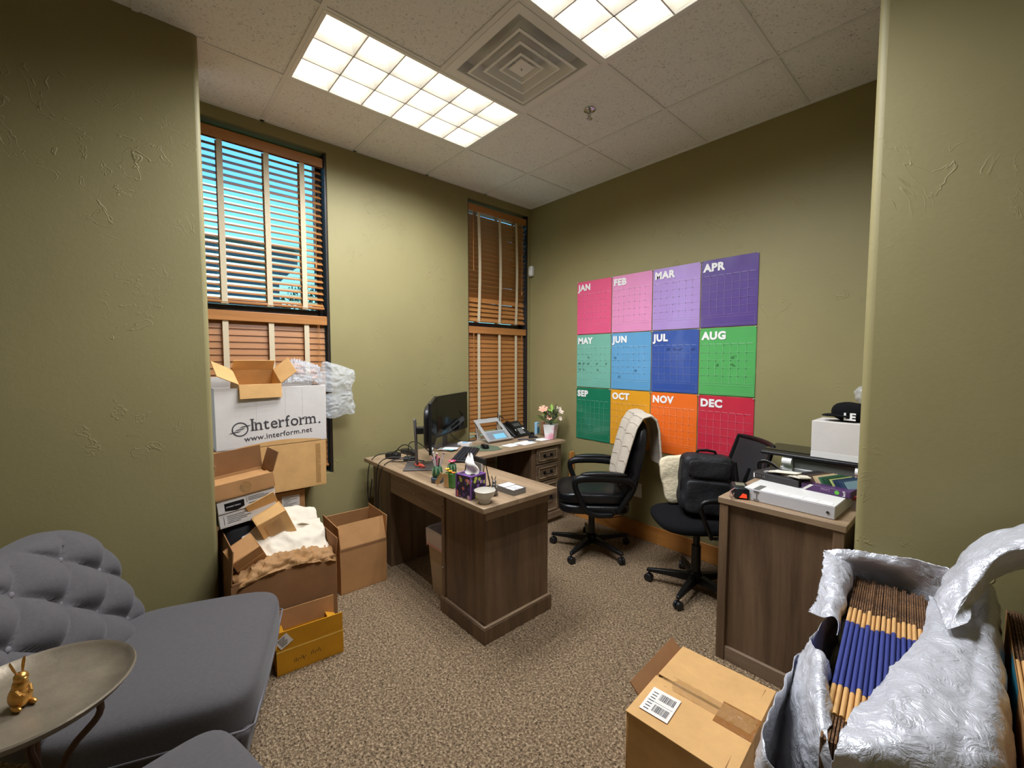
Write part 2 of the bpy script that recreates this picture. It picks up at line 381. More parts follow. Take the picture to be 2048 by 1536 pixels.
# air diffuser
t = thing('air_vent', 'white square ceiling air vent with nested rings', 'air vent', ((1.187+1.796)/2, (1.278+1.887)/2, HC))
def sq(r, z): return [(-r,-r,z),(r,-r,z),(r,r,z),(-r,r,z)]
MB().ring([sq(.292,.004), sq(.292,-.004), sq(.245,-.004), sq(.235,.03), sq(.235,.09)], True, False).build('frame', M['whitemetal'], t, bevel=.003)
for k, r in enumerate((.205, .145, .085)):
    MB().ring([sq(r,-.02+.004*k), sq(r-.012,-.022+.004*k), sq(r-.045,.03+.003*k)], True, False).build('vane', M['whitemetal'], t, solid=.003)
MB().ring([sq(.05,-.008), sq(.045,-.010), sq(.002,-.012)], True, True).build('centre_plate', M['whitemetal'], t)
MB().lathe([(.004,-.018),(.006,-.012)], 10).build('screw', M['chrome'], t)
B(-.29,.29,-.29,.29,.06,.065).build('duct', M['grid'], t)
# sprinkler
t = thing('fire_sprinkler', 'small chrome sprinkler head on the ceiling near the air vent', 'sprinkler', (1.49, 2.16, HC))
MB().lathe([(.036,.002),(.036,-.003),(.026,-.008),(.016,-.009)], 20).build('escutcheon', M['chrome'], t, smooth=True)
s = MB(); s.cyl((0,0,-.008),(0,0,-.02),.009); s.cyl((.012,0,-.02),(.004,0,-.05),.003,n=6); s.cyl((-.012,0,-.02),(-.004,0,-.05),.003,n=6); s.lathe([(.018,-.052),(.018,-.055),(.004,-.05)],14); s.cyl((0,0,-.02),(0,0,-.05),.003)
s.build('sprinkler_body', M['chrome'], t)
# outside: neighbouring porch, trees, ground
MB().box(-60, -.3, -40, 45, -.5, -.4).build('ground', mat('paving', (150,146,138), .9)); struct(bpy.data.objects['ground'])
# ================================================================= wall calendars
MONTHS = [('JAN',(224,84,128),'bright pink'),('FEB',(222,140,184),'pale pink'),('MAR',(172,140,200),'lilac'),('APR',(92,70,138),'dark purple'),
          ('MAY',(112,176,156),'sea green'),('JUN',(92,156,198),'sky blue'),('JUL',(48,80,156),'royal blue'),('AUG',(84,170,92),'leaf green'),
          ('SEP',(22,116,82),'dark green'),('OCT',(224,156,36),'mustard yellow'),('NOV',(238,112,36),'orange'),('DEC',(198,44,66),'crimson red')]
M['print'] = mat('white_print', (238,236,232), .5)
M['pin'] = mat('pin_clear', (210,205,190), .3)
M['ink'] = mat('marker_ink', (30,34,40), .6)
def pale(c): return tuple(int(x + (255-x)*.42) for x in c)
CW, CH = .3845, .4845
for k, (nm, c, cn) in enumerate(MONTHS):
    i, j = k % 4, k // 4
    x0 = .631 + CW*i; z1 = 2.203 - CH*j
    W_, H_ = CW-.008, CH-.008
    mm = mat('calendar_'+nm.lower(), c, .3, coat=.6, var=.05, vs_=3, bmp=.02, bs_=3)
    ml = mat('calendar_line_'+nm.lower(), pale(c), .4)
    s = MB(); s.ring([[(u/10*W_, -.002-.002*math.sin(u*.7+v*.9+k)**2, -v/8*H_) for u in range(11)] for v in range(9)], False, False)
    o = s.build('wall_calendar', mm, None, smooth=True)
    o.location = (x0+.004, YC-.003, z1-.004)
    tag(o, cn + ' wall calendar sheet headed ' + nm, 'calendar', 'twelve month calendar sheets on the wall')
    h = text_mb(nm, .075, .0038, .0004, space=1.1)
    h.v = [(p[0]+.016, -.0062-p[2], p[1]-.079) for p in h.v]; h.build('heading', M['print'], o)
    g = MB(); ya, yb = -.0055, -.005; L, Rr, Tt, Bt = .012, W_-.012, -.118, -H_+.085
    for q in range(8):
        x = L + (Rr-L)*q/7
        if 0 < q < 7: g.box(x-.0006, x+.0006, ya, yb, Bt, Tt)
        if q < 7: g.box(x+.006, x+(Rr-L)/7-.006, ya, yb, Tt+.003, Tt+.006)
    for q in range(1, 6):
        z = Tt + (Bt-Tt)*q/5 if q < 5 else Bt
        g.box(L, Rr, ya, yb, z-.0005, z+.0005)
    for a in ((L,Rr,-H_+.068,-H_+.069),(L,Rr,-H_+.014,-H_+.015)): g.box(a[0],a[1],ya,yb,a[2],a[3])
    for a in (L, Rr-.001): g.box(a, a+.001, ya, yb, -H_+.014, -H_+.069)
    g.build('calendar_grid', ml, o)
    nt_ = MB()
    for q in range(7):
        for r in range(5): nt_.box(L+(Rr-L)*q/7+.002, L+(Rr-L)*q/7+.007, -.0058, -.0052, Tt+(Bt-Tt)*r/5-.006, Tt+(Bt-Tt)*r/5-.003)
    if nm in ('MAY','JUN','JUL','AUG'):
        rr_ = random.Random(k)
        for q in range({'MAY':10,'JUN':3,'JUL':4,'AUG':3}[nm]):
            cx_ = L+(Rr-L)*(rr_.randint(0,6)+.35)/7; cz = Tt+(Bt-Tt)*(rr_.randint(0 if nm=='JUL' else 1, 4)+.5)/5
            if nm == 'JUL': cz = Tt-.02
            for e in range(4): nt_.cbox((cx_+rr_.uniform(-.006,.016), -.0056, cz-e*.005), (rr_.uniform(.012,.03), .0005, .0013), Euler((0, R(rr_.uniform(-24,8)), 0)))
    nt_.build('date_marks', M['ink'], o)
    for px, pz in ((.004,-.004),(W_-.004,-.004)):
        MB().cyl((px,-.002,pz),(px,-.012,pz),.004,.003,8).build('push_pin', M['pin'], o)
# ================================================================= L-shaped desk
def WM(root):
    mb = MB(); bpy.context.view_layer.update(); mb.m = root.matrix_world.inverted(); return mb
def wbox(root, name, m, *a, **k): return WM(root).box(*a).build(name, m, root, **k)
D = thing('corner_desk', 'L-shaped grey-brown wood desk beneath the corner window', 'desk', (.8, 1.6, 0))
wbox(D, 'desk_top', M['desktop'], .09, 1.56, 1.268, 1.812, .717, .747, bevel=.004)
wbox(D, 'return_top', M['desktopy'], .09, .63, 1.813, 2.955, .717, .747, bevel=.004)
# near pedestal
wbox(D, 'pedestal', M['deskz'], 1.10, 1.502, 1.322, 1.795, .0, .717, bevel=.003)
wbox(D, 'corner_stile', M['deskz'], 1.456, 1.506, 1.318, 1.33, .1, .717, bevel=.002)
wbox(D, 'back_stile', M['deskz'], 1.098, 1.128, 1.312, 1.322, .0, .717, bevel=.002)
wbox(D, 'top_rail', M['desky'], 1.500, 1.507, 1.322, 1.795, .655, .717, bevel=.002)
p = WM(D); p.box(1.092, 1.518, 1.303, 1.325, 0, .082); p.box(1.496, 1.518, 1.325, 1.812, 0, .082); p.build('plinth', M['deskz'], D, bevel=.002)
p = WM(D); p.box(1.496, 1.516, 1.305, 1.81, .082, .094); p.build('plinth_moulding', M['desktopy'], D, bevel=.005)
p = WM(D); p.box(1.096, 1.496, 1.307, 1.322, .082, .09); p.build('plinth_moulding', M['desk'], D, bevel=.003)
MB_k = WM(D); MB_k.sph((1.118, 1.31, .27), .006); MB_k.build('cam_bolt', M['chrome'], D, smooth=True)
for zz in (.63, .69): k_ = WM(D); k_.sph((1.108, 1.312, zz), .004); k_.build('cam_bolt', M['darkmetal'], D)
wbox(D, 'apron', M['desk'], .41, 1.10, 1.325, 1.343, .548, .717, bevel=.002)
k_ = WM(D); k_.sph((.76, 1.322, .625), .0045); k_.build('cam_bolt', M['chrome'], D)
wbox(D, 'side_panel', M['deskz'], .125, .40, 1.325, 1.345, .0, .717, bevel=.002)
wbox(D, 'leg', M['deskz'], .39, .41, 1.322, 1.80, .0, .717, bevel=.002)
wbox(D, 'modesty_panel', M['deskz'], .41, 1.10, 1.72, 1.735, .30, .717) if False else None
wbox(D, 'back_panel', M['desky'], .10, .118, 1.345, 2.53, .08, .717)
# return pedestal with drawers (fronts face +x)
wbox(D, 'return_pedestal', M['deskz'], .12, .592, 2.55, 2.935, .0, .717, bevel=.003)
zz = .70
for hgt in (.135, .145, .30):
    z1 = zz; z0 = zz - hgt; zz = z0 - .012
    d = wbox(D, 'drawer', M['desky'], .592, .606, 2.60, 2.885, z0, z1, bevel=.003)
    f = WM(D); a, b_ = 2.625, 2.86; za, zb = z0+.022, z1-.022
    for bx_ in ((.606,.613,a,b_,za,za+.012),(.606,.613,a,b_,zb-.012,zb),(.606,.613,a,a+.012,za,zb),(.606,.613,b_-.012,b_,za,zb)): f.box(*bx_)
    f.build('drawer_frame', M['desktopy'], d, bevel=.003)
    cz = (z0+z1)/2; h = WM(D); h.tube([(.607,2.70,cz),(.63,2.70,cz-.004),(.634,2.71,cz-.006),(.634,2.775,cz-.006),(.63,2.785,cz-.004),(.607,2.785,cz)], .005, 8)
    h.box(.606,.611,2.685,2.715,cz-.012,cz+.012); h.box(.606,.611,2.77,2.80,cz-.012,cz+.012); h.build('handle', M['darkmetal'], d)
wbox(D, 'return_plinth', M['desky'], .592, .615, 2.545, 2.945, .04, .10, bevel=.004)
# ================================================================= cabinet in the right alcove
CB = thing('side_cabinet', 'grey-brown wood cabinet with framed end panel against the right wall corner', 'cabinet', (2.59, 2.13, 0))
wbox(CB, 'cabinet_top', M['desktop'], 2.34, 2.845, 2.122, 2.98, .787, .817, bevel=.003)
wbox(CB, 'body', M['deskz'], 2.36, 2.83, 2.15, 2.96, .05, .787)
wbox(CB, 'stile', M['deskz'], 2.346, 2.386, 2.128, 2.15, 0, .787, bevel=.002)
wbox(CB, 'stile', M['deskz'], 2.80, 2.838, 2.128, 2.15, 0, .787, bevel=.002)
wbox(CB, 'side_panel', M['deskz'], 2.346, 2.36, 2.15, 2.96, 0, .787)
wbox(CB, 'bottom_rail', M['desk'], 2.386, 2.80, 2.132, 2.15, 0, .07, bevel=.002)
# ================================================================= office chairs
M['leather'] = mat('black_leather', (20,20,22), .33, bmp=.25, bs_=60, var=.2, spec=.5, bd=.004)
M['fabricblack'] = mat('black_fabric', (13,13,15), .95, bmp=.3, bs_=260, spec=.2)
M['nylon'] = mat('black_nylon', (14,14,15), .4, spec=.35)
def caster_base(root, rad, ang0, m, z=.085):
    h = MB(); h.lathe([(.03,.055),(.042,.06),(.042,.12),(.03,.13)], 16); h.build('hub', m, root, smooth=True)
    for k in range(5):
        a = R(ang0 + 72*k); c, s_ = math.cos(a), math.sin(a)
        l = MB(); l.ring([[(c*r - s_*w_, s_*r + c*w_, zz) for w_, zz in ((-ww,zb),(ww,zb),(ww*.8,zt),(-ww*.8,zt))] for r, ww, zb, zt in ((.03,.026,.062,.112),(rad*.6,.02,.068,.10),(rad,.013,.066,.088),(rad+.012,.010,.068,.082))])
        lg = l.build('leg', m, root, bevel=.003)
        w_ = MB(); cx_, cy_ = c*(rad-.002), s_*(rad-.002); ta = a + 1.2
        for sd in (-1, 1):
            dx, dy = math.cos(ta)*.012*sd, math.sin(ta)*.012*sd
            w_.cyl((cx_+dx*.25, cy_+dy*.25, .026), (cx_+dx*1.7, cy_+dy*1.7, .026), .026, n=14)
        w_.cyl((cx_, cy_, .03), (cx_, cy_, .075), .006, n=8)
        w_.build('caster', M['black'], lg, bevel=.003)
# -- black leather chair; local +x is the way it faces
LC = thing('office_chair', 'black leather swivel armchair pulled back from the drawers', 'chair', (1.18, 2.635, 0), R(-136))
caster_base(LC, .31, -8+136, M['nylon'])
g = MB(); g.cyl((0,0,.11),(0,0,.27),.026,.024); g.cyl((0,0,.27),(0,0,.345),.013); g.build('gas_lift', M['black'], LC, smooth=True)
g = MB(); g.cbox((-.02,0,.345),(.20,.16,.03)); g.cyl((.02,-.08,.345),(.02,-.27,.335),.006,n=8); g.cbox((.02,-.27,.335),(.03,.05,.014)); g.build('tilt_mechanism', M['black'], LC, bevel=.004)
def seatfn(p):
    z = p.z
    if z > 0: z += .012*math.cos(p.y*5) - .006*nz((p.x*9, p.y*9, 1))
    if p.x > .15: z -= (p.x-.15)*.12
    return (p.x, p.y, z)
MB().cushion((.54,.50,.10), 4.2, 18, seatfn, (0,0,.475)).build('seat', M['leather'], LC, smooth=True, angle=80)
MB().cushion((.53,.505,.085), 5, 14, None, (.0,0,.395)).build('seat_base', M['leather'], LC, smooth=True, angle=80)
def backfn(w_, seamz):
    def f(p):
        x, y, z = p.x, p.y, p.z
        x += -.10*(z/.3) * .55 + .03*math.cos(y*6) - .02
        for s_ in seamz: x += -.012*math.exp(-((z-s_)/.02)**2) * (1 if p.x > 0 else 0)
        y *= 1 - .10*max(0, z-.05)/.3
        return (x, y, z)
    return f
MB().cushion((.095,.52,.60), 4, 22, backfn(.5, (-.08,.10)), (-.28,0,.745)).build('backrest', M['leather'], LC, smooth=True, angle=80)
MB().cushion((.07,.40,.17), 2.6, 14, lambda p: (p.x - .10*((p.z+.17)/.3)*.55, p.y, p.z), (-.272,0,.925)).build('headrest', M['leather'], LC, smooth=True, angle=80)
for sy in (-1, 1):
    y = sy*.285
    a = MB(); a.tube([(-.14,y*.93,.375),(-.02,y*.97,.365),(.07,y,.385),(.11,y,.47),(.16,y,.585),(.155,y,.625),(.10,y,.645),(-.05,y,.652),(-.2,y*.98,.64),(-.27,y*.96,.60),(-.26,y*.95,.555),(-.2,y*.95,.46),(-.14,y*.93,.375)],
              [.02,.022,.022,.02,.024,.03,.034,.035,.034,.028,.024,.02,.02], 12, flat=.85)
    arm = a.build('armrest', M['nylon'], LC, smooth=True, sub=1)
    MB().cushion((.33,.058,.03), 3, 10, lambda p: (p.x, p.y, p.z - .35*p.x*p.x), (-.05,y,.678)).build('arm_pad', M['leather'], arm, smooth=True, angle=80)
# knitted blanket over the back
M['knit'] = mat('cream_knit', (214,200,178), .95, bmp=.8, bs_=120, var=.10, vs_=30, stretch=(1,1,3), sheen=.2)
M['knitline'] = mat('grey_stitch', (150,138,122), .95)
BLP = [(-.165,.585),(-.185,.70),(-.225,.86),(-.27,1.0),(-.32,1.075),(-.385,1.088),(-.43,1.05),(-.452,.98),(-.462,.88),(-.475,.76),(-.47,.715)]
def bl(u, v, off=0):
    f = v*(len(BLP)-1); i = min(int(f), len(BLP)-2); t_ = f - i
    x = BLP[i][0]*(1-t_) + BLP[i+1][0]*t_; z = BLP[i][1]*(1-t_) + BLP[i+1][1]*t_
    y = .035 + (u-.5)*(.43 + .05*math.sin(v*5)) + .012*math.sin(v*9)
    x += .010*math.sin(u*11 + v*4) + off
    z += .006*math.sin(u*9) * (1 if v < .1 or v > .9 else 0)
    return (x, y, z)
t = MB().grid(lambda u, v: bl(u, v), 26, 60).build('knit_blanket', M['knit'], None, smooth=True, solid=.014, sub=1)
t.location = LC.location; t.rotation_euler = LC.rotation_euler
tag(t, 'cream knitted blanket with grey lines draped over the leather chair back', 'blanket')
for k in range(1, 15):
    v0 = k/15.2
    l = MB(); l.tube([bl(u/16, v0 + .004*math.sin(u*1.3+k), .0085 if v0 < .45 else -.0085) for u in range(17)], .0022, 5); l.build('stripe', M['knitline'], t)
# -- mesh-backed chair
MC = thing('office_chair', 'black mesh-back swivel chair beside the cabinet, holding the backpack', 'chair', (2.0, 2.655, 0), R(-133))
caster_base(MC, .29, -84+133, M['nylon'])
g = MB(); g.cyl((0,0,.11),(0,0,.30),.03,.028); g.cyl((0,0,.30),(0,0,.42),.02); g.build('gas_lift', M['black'], MC, smooth=True)
g = MB(); g.cbox((0,0,.415),(.22,.16,.035)); g.cyl((.03,-.08,.41),(.03,-.22,.40),.006,n=8); g.cbox((.03,-.22,.40),(.05,.03,.02)); g.build('tilt_mechanism', M['black'], MC, bevel=.004)
MB().cushion((.50,.48,.085), 3.2, 16, lambda p: (p.x, p.y, p.z - (.25*(p.x-.12)**2 if p.x > .12 else 0)), (.02,0,.475)).build('seat', M['fabricblack'], MC, smooth=True, angle=80)
def mb_pt(u, v):   # backrest surface: u across, v up
    y = (u-.5)*(.42 - .03*v); z = .62 + .36*v; x = -.235 - .115*v - .06*(1 - (2*u-1)**2)*.6
    return (x, y, z)
fr = MB(); bd = [mb_pt(u/10, 0) for u in range(11)] + [mb_pt(1, v/8) for v in range(1, 9)] + [mb_pt(1-u/10, 1) for u in range(1, 11)] + [mb_pt(0, 1-v/8) for v in range(1, 9)]
fr.tube(bd, .014, 8); fr.build('back_frame', M['nylon'], MC, smooth=True)
MB().grid(mb_pt, 15, 12).build('back_mesh', filmmat('black_mesh', (18,16,18), .86, .8, 400), MC, smooth=True, solid=.002)
sp = MB(); sp.tube([(-.08,0,.42),(-.25,0,.44),(-.30,0,.52),(-.30,0,.70),(-.325,0,.80)], [.03,.03,.028,.024,.016], 10, flat=.5); sp.build('back_spine', M['nylon'], MC, smooth=True)
for sy in (-1, 1):
    y = sy*.265
    a = MB(); a.tube([(.0,sy*.2,.425),(.02,y,.45),(.07,y,.56),(.10,y,.645),(.08,y,.672),(.0,y,.678),(-.12,y,.672),(-.17,y,.64),(-.14,y,.54),(-.06,y,.45),(0,sy*.2,.425)], [.012,.014,.014,.015,.018,.02,.02,.016,.014,.014,.012], 10); a.build('armrest', M['nylon'], MC, smooth=True, sub=1)
# backpack and cotton bag on the seat
M['pack'] = mat('black_pack_nylon', (22,22,25), .6, bmp=.35, bs_=24, var=.2, vs_=12, bd=.015)
BP = thing('backpack', 'black nylon backpack standing on the mesh chair seat', 'backpack', (2.045, 2.64, .528), rot=(R(-4), R(3), R(38)))
def packfn(p): return (p.x + .006*nz((p.x*14,p.y*14,p.z*14)), p.y + .01*nz((p.z*12,p.x*12,p.y*9)), p.z + .006*nz((p.y*13,p.z*7,3)))
MB().cushion((.31,.17,.37), 6.5, 20, packfn, (0,0,.185)).build('main_body', M['pack'], BP, smooth=True, angle=80)
MB().cushion((.27,.05,.20), 7, 12, packfn, (0,-.088,.115)).build('front_pocket', M['pack'], BP, smooth=True, angle=80)
MB().cushion((.25,.025,.10), 6, 10, packfn, (0,-.083,.285)).build('upper_pocket', M['pack'], BP, smooth=True, angle=80)
s = MB(); s.tube([(-.06,.02,.362),(-.05,.015,.385),(0,.01,.392),(.05,.015,.385),(.06,.02,.362)], .009, 8); s.build('grab_handle', M['nylon'], BP, smooth=True)
s = MB(); s.tube([(.145,-.06,.34),(.155,-.085,.24),(.15,-.085,.12),(.14,-.06,.02)], [.012]*4, 8, flat=.4); s.build('side_strap', M['nylon'], BP, smooth=True)
s = MB(); s.tube([(-.145,-.03,.34),(-.152,-.05,.2),(-.145,-.03,.03)], .005, 6); s.build('zip', M['black2'], BP, smooth=True)
s = MB(); s.tube([(-.11,-.105,.235),(0,-.112,.24),(.11,-.105,.235)], .004, 6); s.build('zip', M['black2'], BP, smooth=True)
for k, (z0, z1) in enumerate(((.04,.09),(.105,.15),(.17,.20))):
    s = MB()
    for q in range(int((z1-z0)/.009)): s.cbox((.158, -.10, z0+q*.009), (.003, .010 + .004*(q % 2), .006))
    s.build('white_lettering', M['print'], BP)
M['canvas'] = mat('natural_cotton', (226,212,178), .9, bmp=.5, bs_=25, var=.06, bd=.02)
def totefn(p): return (p.x + .012*nz((p.z*9,p.y*5,2)), p.y + .014*nz((p.x*10,p.z*10,5)), p.z + .008*nz((p.x*15,p.y*9,1)))
t = MB().cushion((.20,.07,.32), 5, 16, totefn, (0,0,.16)).build('tote_bag', M['canvas'], None, smooth=True, angle=80)
place(t, (1.86, 2.72, .525), (R(-3), R(-10), R(38))); tag(t, 'natural cotton bag tucked behind the backpack', 'bag')
# wall outlet and its cord
o = thing('wall_outlet', 'white wall socket plate behind the leather chair', 'outlet', (1.297, YC, .40))
MB().cbox((0,-.003,0),(.075,.006,.118)).build('plate', M['white'], o, bevel=.002)
for zz in (.025,-.025): MB().cbox((0,-.007,zz),(.034,.003,.03)).build('socket', M['white'], o, bevel=.004)
c = MB(); c.tube([(1.28,YC-.012,.41),(1.26,YC-.05,.33),(1.2,YC-.07,.17),(1.05,YC-.05,.10),(.9,YC-.05,.13),(.75,YC-.06,.2),(.68,YC-.08,.15),(.66,YC-.06,.02)], .0035, 6)
tag(c.build('extension_cable', M['black'], None, smooth=True), 'thin black power cord hanging from the wall socket', 'cord')
# motion sensor
o = thing('motion_sensor', 'white motion sensor high in the wall corner by the blinds', 'sensor', (.035, YC, 2.395))
MB().cushion((.055,.04,.105), 5, 10, None, (0,-.02,0)).build('housing', M['white'], o, smooth=True, angle=60)
MB().cushion((.036,.01,.045), 4, 8, None, (0,-.039,-.012)).build('lens', M['paper'], o, smooth=True)
# small nicks of the same room: door stop strip beside the drawers (oak end trim)
struct(B(.606, .622, 3.03, 3.09, .12, .62).build('trim_1', M['oak'], bevel=.003))
# ================================================================= things on the desk
DZ = .748
M['scr'] = mat('screen_black', (8,10,11), .08, spec=.6)
M['standgrey'] = mat('grey_stand', (104,98,96), .45, .3)
M['tan'] = mat('tan_card', (206,166,112), .8, var=.08)
def monitor(label, loc, rz, base_off, z0, h=.33, w_=.55):
    t = thing('computer_monitor', label, 'monitor', (loc[0], loc[1], DZ), rz, 'computer monitors')
    zb = z0 - DZ                                             # local +x is the way it faces
    MB().box(-.012, .006, -w_/2, w_/2, zb, zb+h).build('bezel', M['black'], t, bevel=.003)
    B(.0062, .0072, -w_/2+.008, w_/2-.008, zb+.016, zb+h-.008).build('screen', M['scr'], t)
    MB().cushion((.05, w_*.9, h*.85), 5, 12, None, (-.026, 0, zb+h*.48)).build('back_cover', M['black'], t, smooth=True, angle=70)
    MB().cushion((.002,.03,.008), 3, 6, None, (.0075,0,zb+.009)).build('logo', M['chrome'], t)
    s = MB(); s.ring([[(bx-.008,-.035,0),(bx+.008,-.035,0),(bx+.008,.035,0),(bx-.008,.035,0)][0:4] if False else [(x_-.007,-.034,z_),(x_+.007,-.034,z_),(x_+.007,.034,z_),(x_-.007,.034,z_)] for x_, z_, bx in ((base_off,.008,0),(base_off-.005,.2,0),(base_off-.012,.33,0))]); s.build('stand_column', M['standgrey'], t, bevel=.003)
    MB().box(base_off, -.03, -.03, .03, .23, .275).build('tilt_joint', M['black'], t, bevel=.004)
    MB().box(base_off-.08, base_off+.13, -.12, .12, 0, .009).build('stand_base', M['standgrey'], t, bevel=.004)
    return t
monitor('black monitor seen edge-on, nearer on the desk', (.66, 1.53), R(55), -.115, .885)
monitor('black monitor with its dark screen turned towards the room', (.19, 2.0), R(29), -.07, .868, .33, .57)
# keyboard
t = thing('keyboard', 'black keyboard set diagonally on the desk', 'keyboard', (.55, 1.885, DZ), R(134))
MB().ring([[(-.23,-.07,.0),(.23,-.07,.0),(.23,.07,.0),(-.23,.07,.0)],[(-.23,-.07,.012),(.23,-.07,.012),(.23,.07,.022),(-.23,.07,.022)]]).build('case', M['black'], t, bevel=.004)
km = None
for r in range(5):
    for q in range(18):
        if r == 0 and 4 < q < 9 and q != 5: continue
        if km is None: o = B(-.0095,.0095,-.0095,.0095,0,.006).build('key', mat('key_black',(46,46,50),.5), t, bevel=.002, seg=1); km = o.data
        else: o = link('key', km, t)
        o.location = (-.207 + q*.0243, -.046 + r*.0235, .0145 + r*.0016)
        if r == 0 and q == 5: o.location.x = -.207+6.5*.0243; o.scale.x = 4.3
# mouse and mat
t = thing('mouse_mat', 'dark green angular mouse mat', 'mouse mat', (.44, 2.16, DZ)); MB().prism([(-.14,-.09),(.05,-.1),(.115,-.02),(.12,.08),(.02,.12),(-.13,.1)], 0, .003).build('mat_sheet', mat('green_mat',(92,104,80),.8), t)
t = thing('computer_mouse', 'black computer mouse lying on the green mat', 'mouse', (.432, 2.16, DZ+.003), R(-20))
MB().cushion((.11,.062,.042), 2.6, 12, lambda p: (p.x, p.y, max(p.z, -.012)), (0,0,.013)).build('shell', M['black2'], t, smooth=True, angle=80)
MB().cyl((.03,-.004,.03),(.03,.004,.03),.009,n=10).build('scroll_wheel', M['standgrey'], t)
# slanted laptop stand
t = thing('laptop_stand', 'grey slanted laptop riser with a blue note', 'stand', (.20, 2.445, DZ), R(0))
M['alu'] = mat('grey_alu', (176,174,172), .4, .2)
k = math.atan2(.175, .225); L_ = .285; rm = Matrix.Translation((.105,0,.006)) @ Matrix.Rotation(k, 4, 'Y')
s = MB(); s.m = rm
for a in ((-L_,0,-.145,-.11),(-L_,0,.11,.145),(-L_,-L_+.05,-.11,.11),(-.13,0,-.11,.11)): s.box(a[0],a[1],a[2],a[3],0,.006)
s.box(-.012,0,-.145,.145,.006,.02); s.build('sloped_plate', M['alu'], t, bevel=.002)
s = MB(); s.m = rm; s.box(-.118,-.02,-.11,.11,.006,.0065); s.build('dark_pad', mat('grey_pad',(128,134,140),.6), t)
s = MB(); s.m = rm; s.box(-.085,-.028,-.045,.085,.0066,.0072); s.build('sticky_note', mat('blue_note',(126,196,222),.8), t)
for sy in (-.125,.125): MB().tube([(-.11,sy,.17),(-.075,sy,.0)], .006, 6).build('rear_leg', M['alu'], t)
# desk phone
t = thing('desk_phone', 'black office desk phone with handset', 'telephone', (.16, 2.755, DZ), R(6))
s = MB(); s.ring([[(.10,-.115,0),(.10,.115,0),(.10,.115,.018),(.10,-.115,.018)],[(-.04,-.115,0),(-.04,.115,0),(-.055,.115,.115),(-.055,-.115,.115)],[(-.07,-.115,.0),(-.07,.115,.0),(-.075,.115,.13),(-.075,-.115,.13)]]); s.build('phone_body', M['black'], t, bevel=.005)
pm = Matrix.Translation((.10,0,.019)) @ Matrix.Rotation(math.atan2(.097,.155),4,'Y')
s = MB(); s.m = pm; s.box(-.168,-.125,-.03,.085,0,.003); s.build('display', mat('phone_display',(74,72,72),.25), t)
bm = None
for r in range(4):
    for q in range(3):
        s = MB(); s.m = pm; s.box(-.03-r*.02,-.018-r*.02,-.02+q*.025,-.003+q*.025,0,.0035); s.build('key', M['alu'], t)
s = MB(); s.m = pm; s.box(-.095,-.075,.062,.085,0,.0035); s.build('speed_key', M['paper'], t)
s = MB(); s.m = pm; s.tube([(-.19,-.085,.012),(-.17,-.085,.03),(-.1,-.085,.034),(-.03,-.085,.03),(.0,-.085,.014)], [.02,.024,.014,.024,.02], 10); s.build('handset', M['black2'], t, smooth=True, sub=1)
s = MB(); s.tube([(.09,-.12,.02),(.06,-.2,.005),(.0,-.18,.05),(-.06,-.17,.16),(-.09,-.13,.2),(-.08,-.09,.17)], .005, 8); s.build('handset_cord', M['black'], t, smooth=True)
# bent cable arm behind the phone
t = thing('cable_arm', 'thin black bent arm standing behind the desk phone', 'stand', (.085, 2.585, DZ))
s = MB(); s.tube([(0,0,0),(0,0,.16),(.01,.0,.2),(.03,-.02,.235)], .005, 8); s.cyl((0,0,0),(0,0,.006),.03); s.build('bent_rod', M['black'], t, smooth=True)
# papers
for k, (x, y, a, w_, h_, lab) in enumerate(((.485,2.40,12,.10,.13,'small white paper sheet near the mouse mat'),(.49,2.575,6,.14,.19,'large white paper sheet in front of the phone'),(.48,2.80,-4,.11,.13,'white paper sheet beside the pink flower pot'))):
    o = MB().grid(lambda u, v: ((u-.5)*w_, (v-.5)*h_, .0015+.003*math.sin(u*5+k)*v*u), 8, 8).build('paper_sheet', M['paper'], None, smooth=True, solid=.0006); place(o, (x, y, DZ), (0,0,R(a))); tag(o, lab, 'paper', 'loose papers on the desk')
t = thing('key_bunch', 'dark blue lanyard and keys on the papers', 'keys', (.41, 2.64, DZ+.006))
s = MB(); s.tube([(.03*math.cos(a*.7)+.012*a-.06+.0, .03*math.sin(a*1.3)+.008*a-.05, .004) for a in range(14)], .004, 6, flat=.5); s.build('lanyard', mat('navy_cord',(38,52,84),.7), t, smooth=True)
for q in range(3): s = MB(); s.cbox((.02*q,.06+.008*q,.004),(.04,.012,.002),Euler((0,0,R(30*q)))); s.cyl((.02*q-.02,.06,.003),(.02*q-.02,.06,.006),.01,n=10); s.build('key', M['chrome'], t)
t = thing('tape_dispenser', 'small black tape dispenser in front of the blue card', 'dispenser', (.36, 2.80, DZ), R(60))
MB().ring([[(-.045,-.015,0),(.045,-.015,0),(.045,.015,0),(-.045,.015,0)],[(-.04,-.015,.03),(.035,-.015,.012),(.035,.015,.012),(-.04,.015,.03)]]).build('body', M['black'], t, bevel=.003)
MB().cyl((-.015,-.012,.032),(-.015,.012,.032),.024,n=18).build('tape_roll', M['black2'], t, smooth=True)
t = thing('card_box', 'pale blue printed card carton standing near the corner', 'carton', (.225, 2.985, DZ), R(20))
B(-.014,.014,-.03,.03,0,.115).build('carton', mat('pale_blue_card',(150,196,224),.6), t, bevel=.001)
B(.0142,.0148,-.024,.024,.075,.1).build('white_panel', M['paper'], t); B(.0142,.0148,-.022,.022,.012,.06).build('blue_panel', mat('mid_blue',(92,150,196),.6), t)
t = thing('wooden_bottle', 'slim brown bottle between the blue carton and flower pot', 'bottle', (.31, 2.985, DZ))
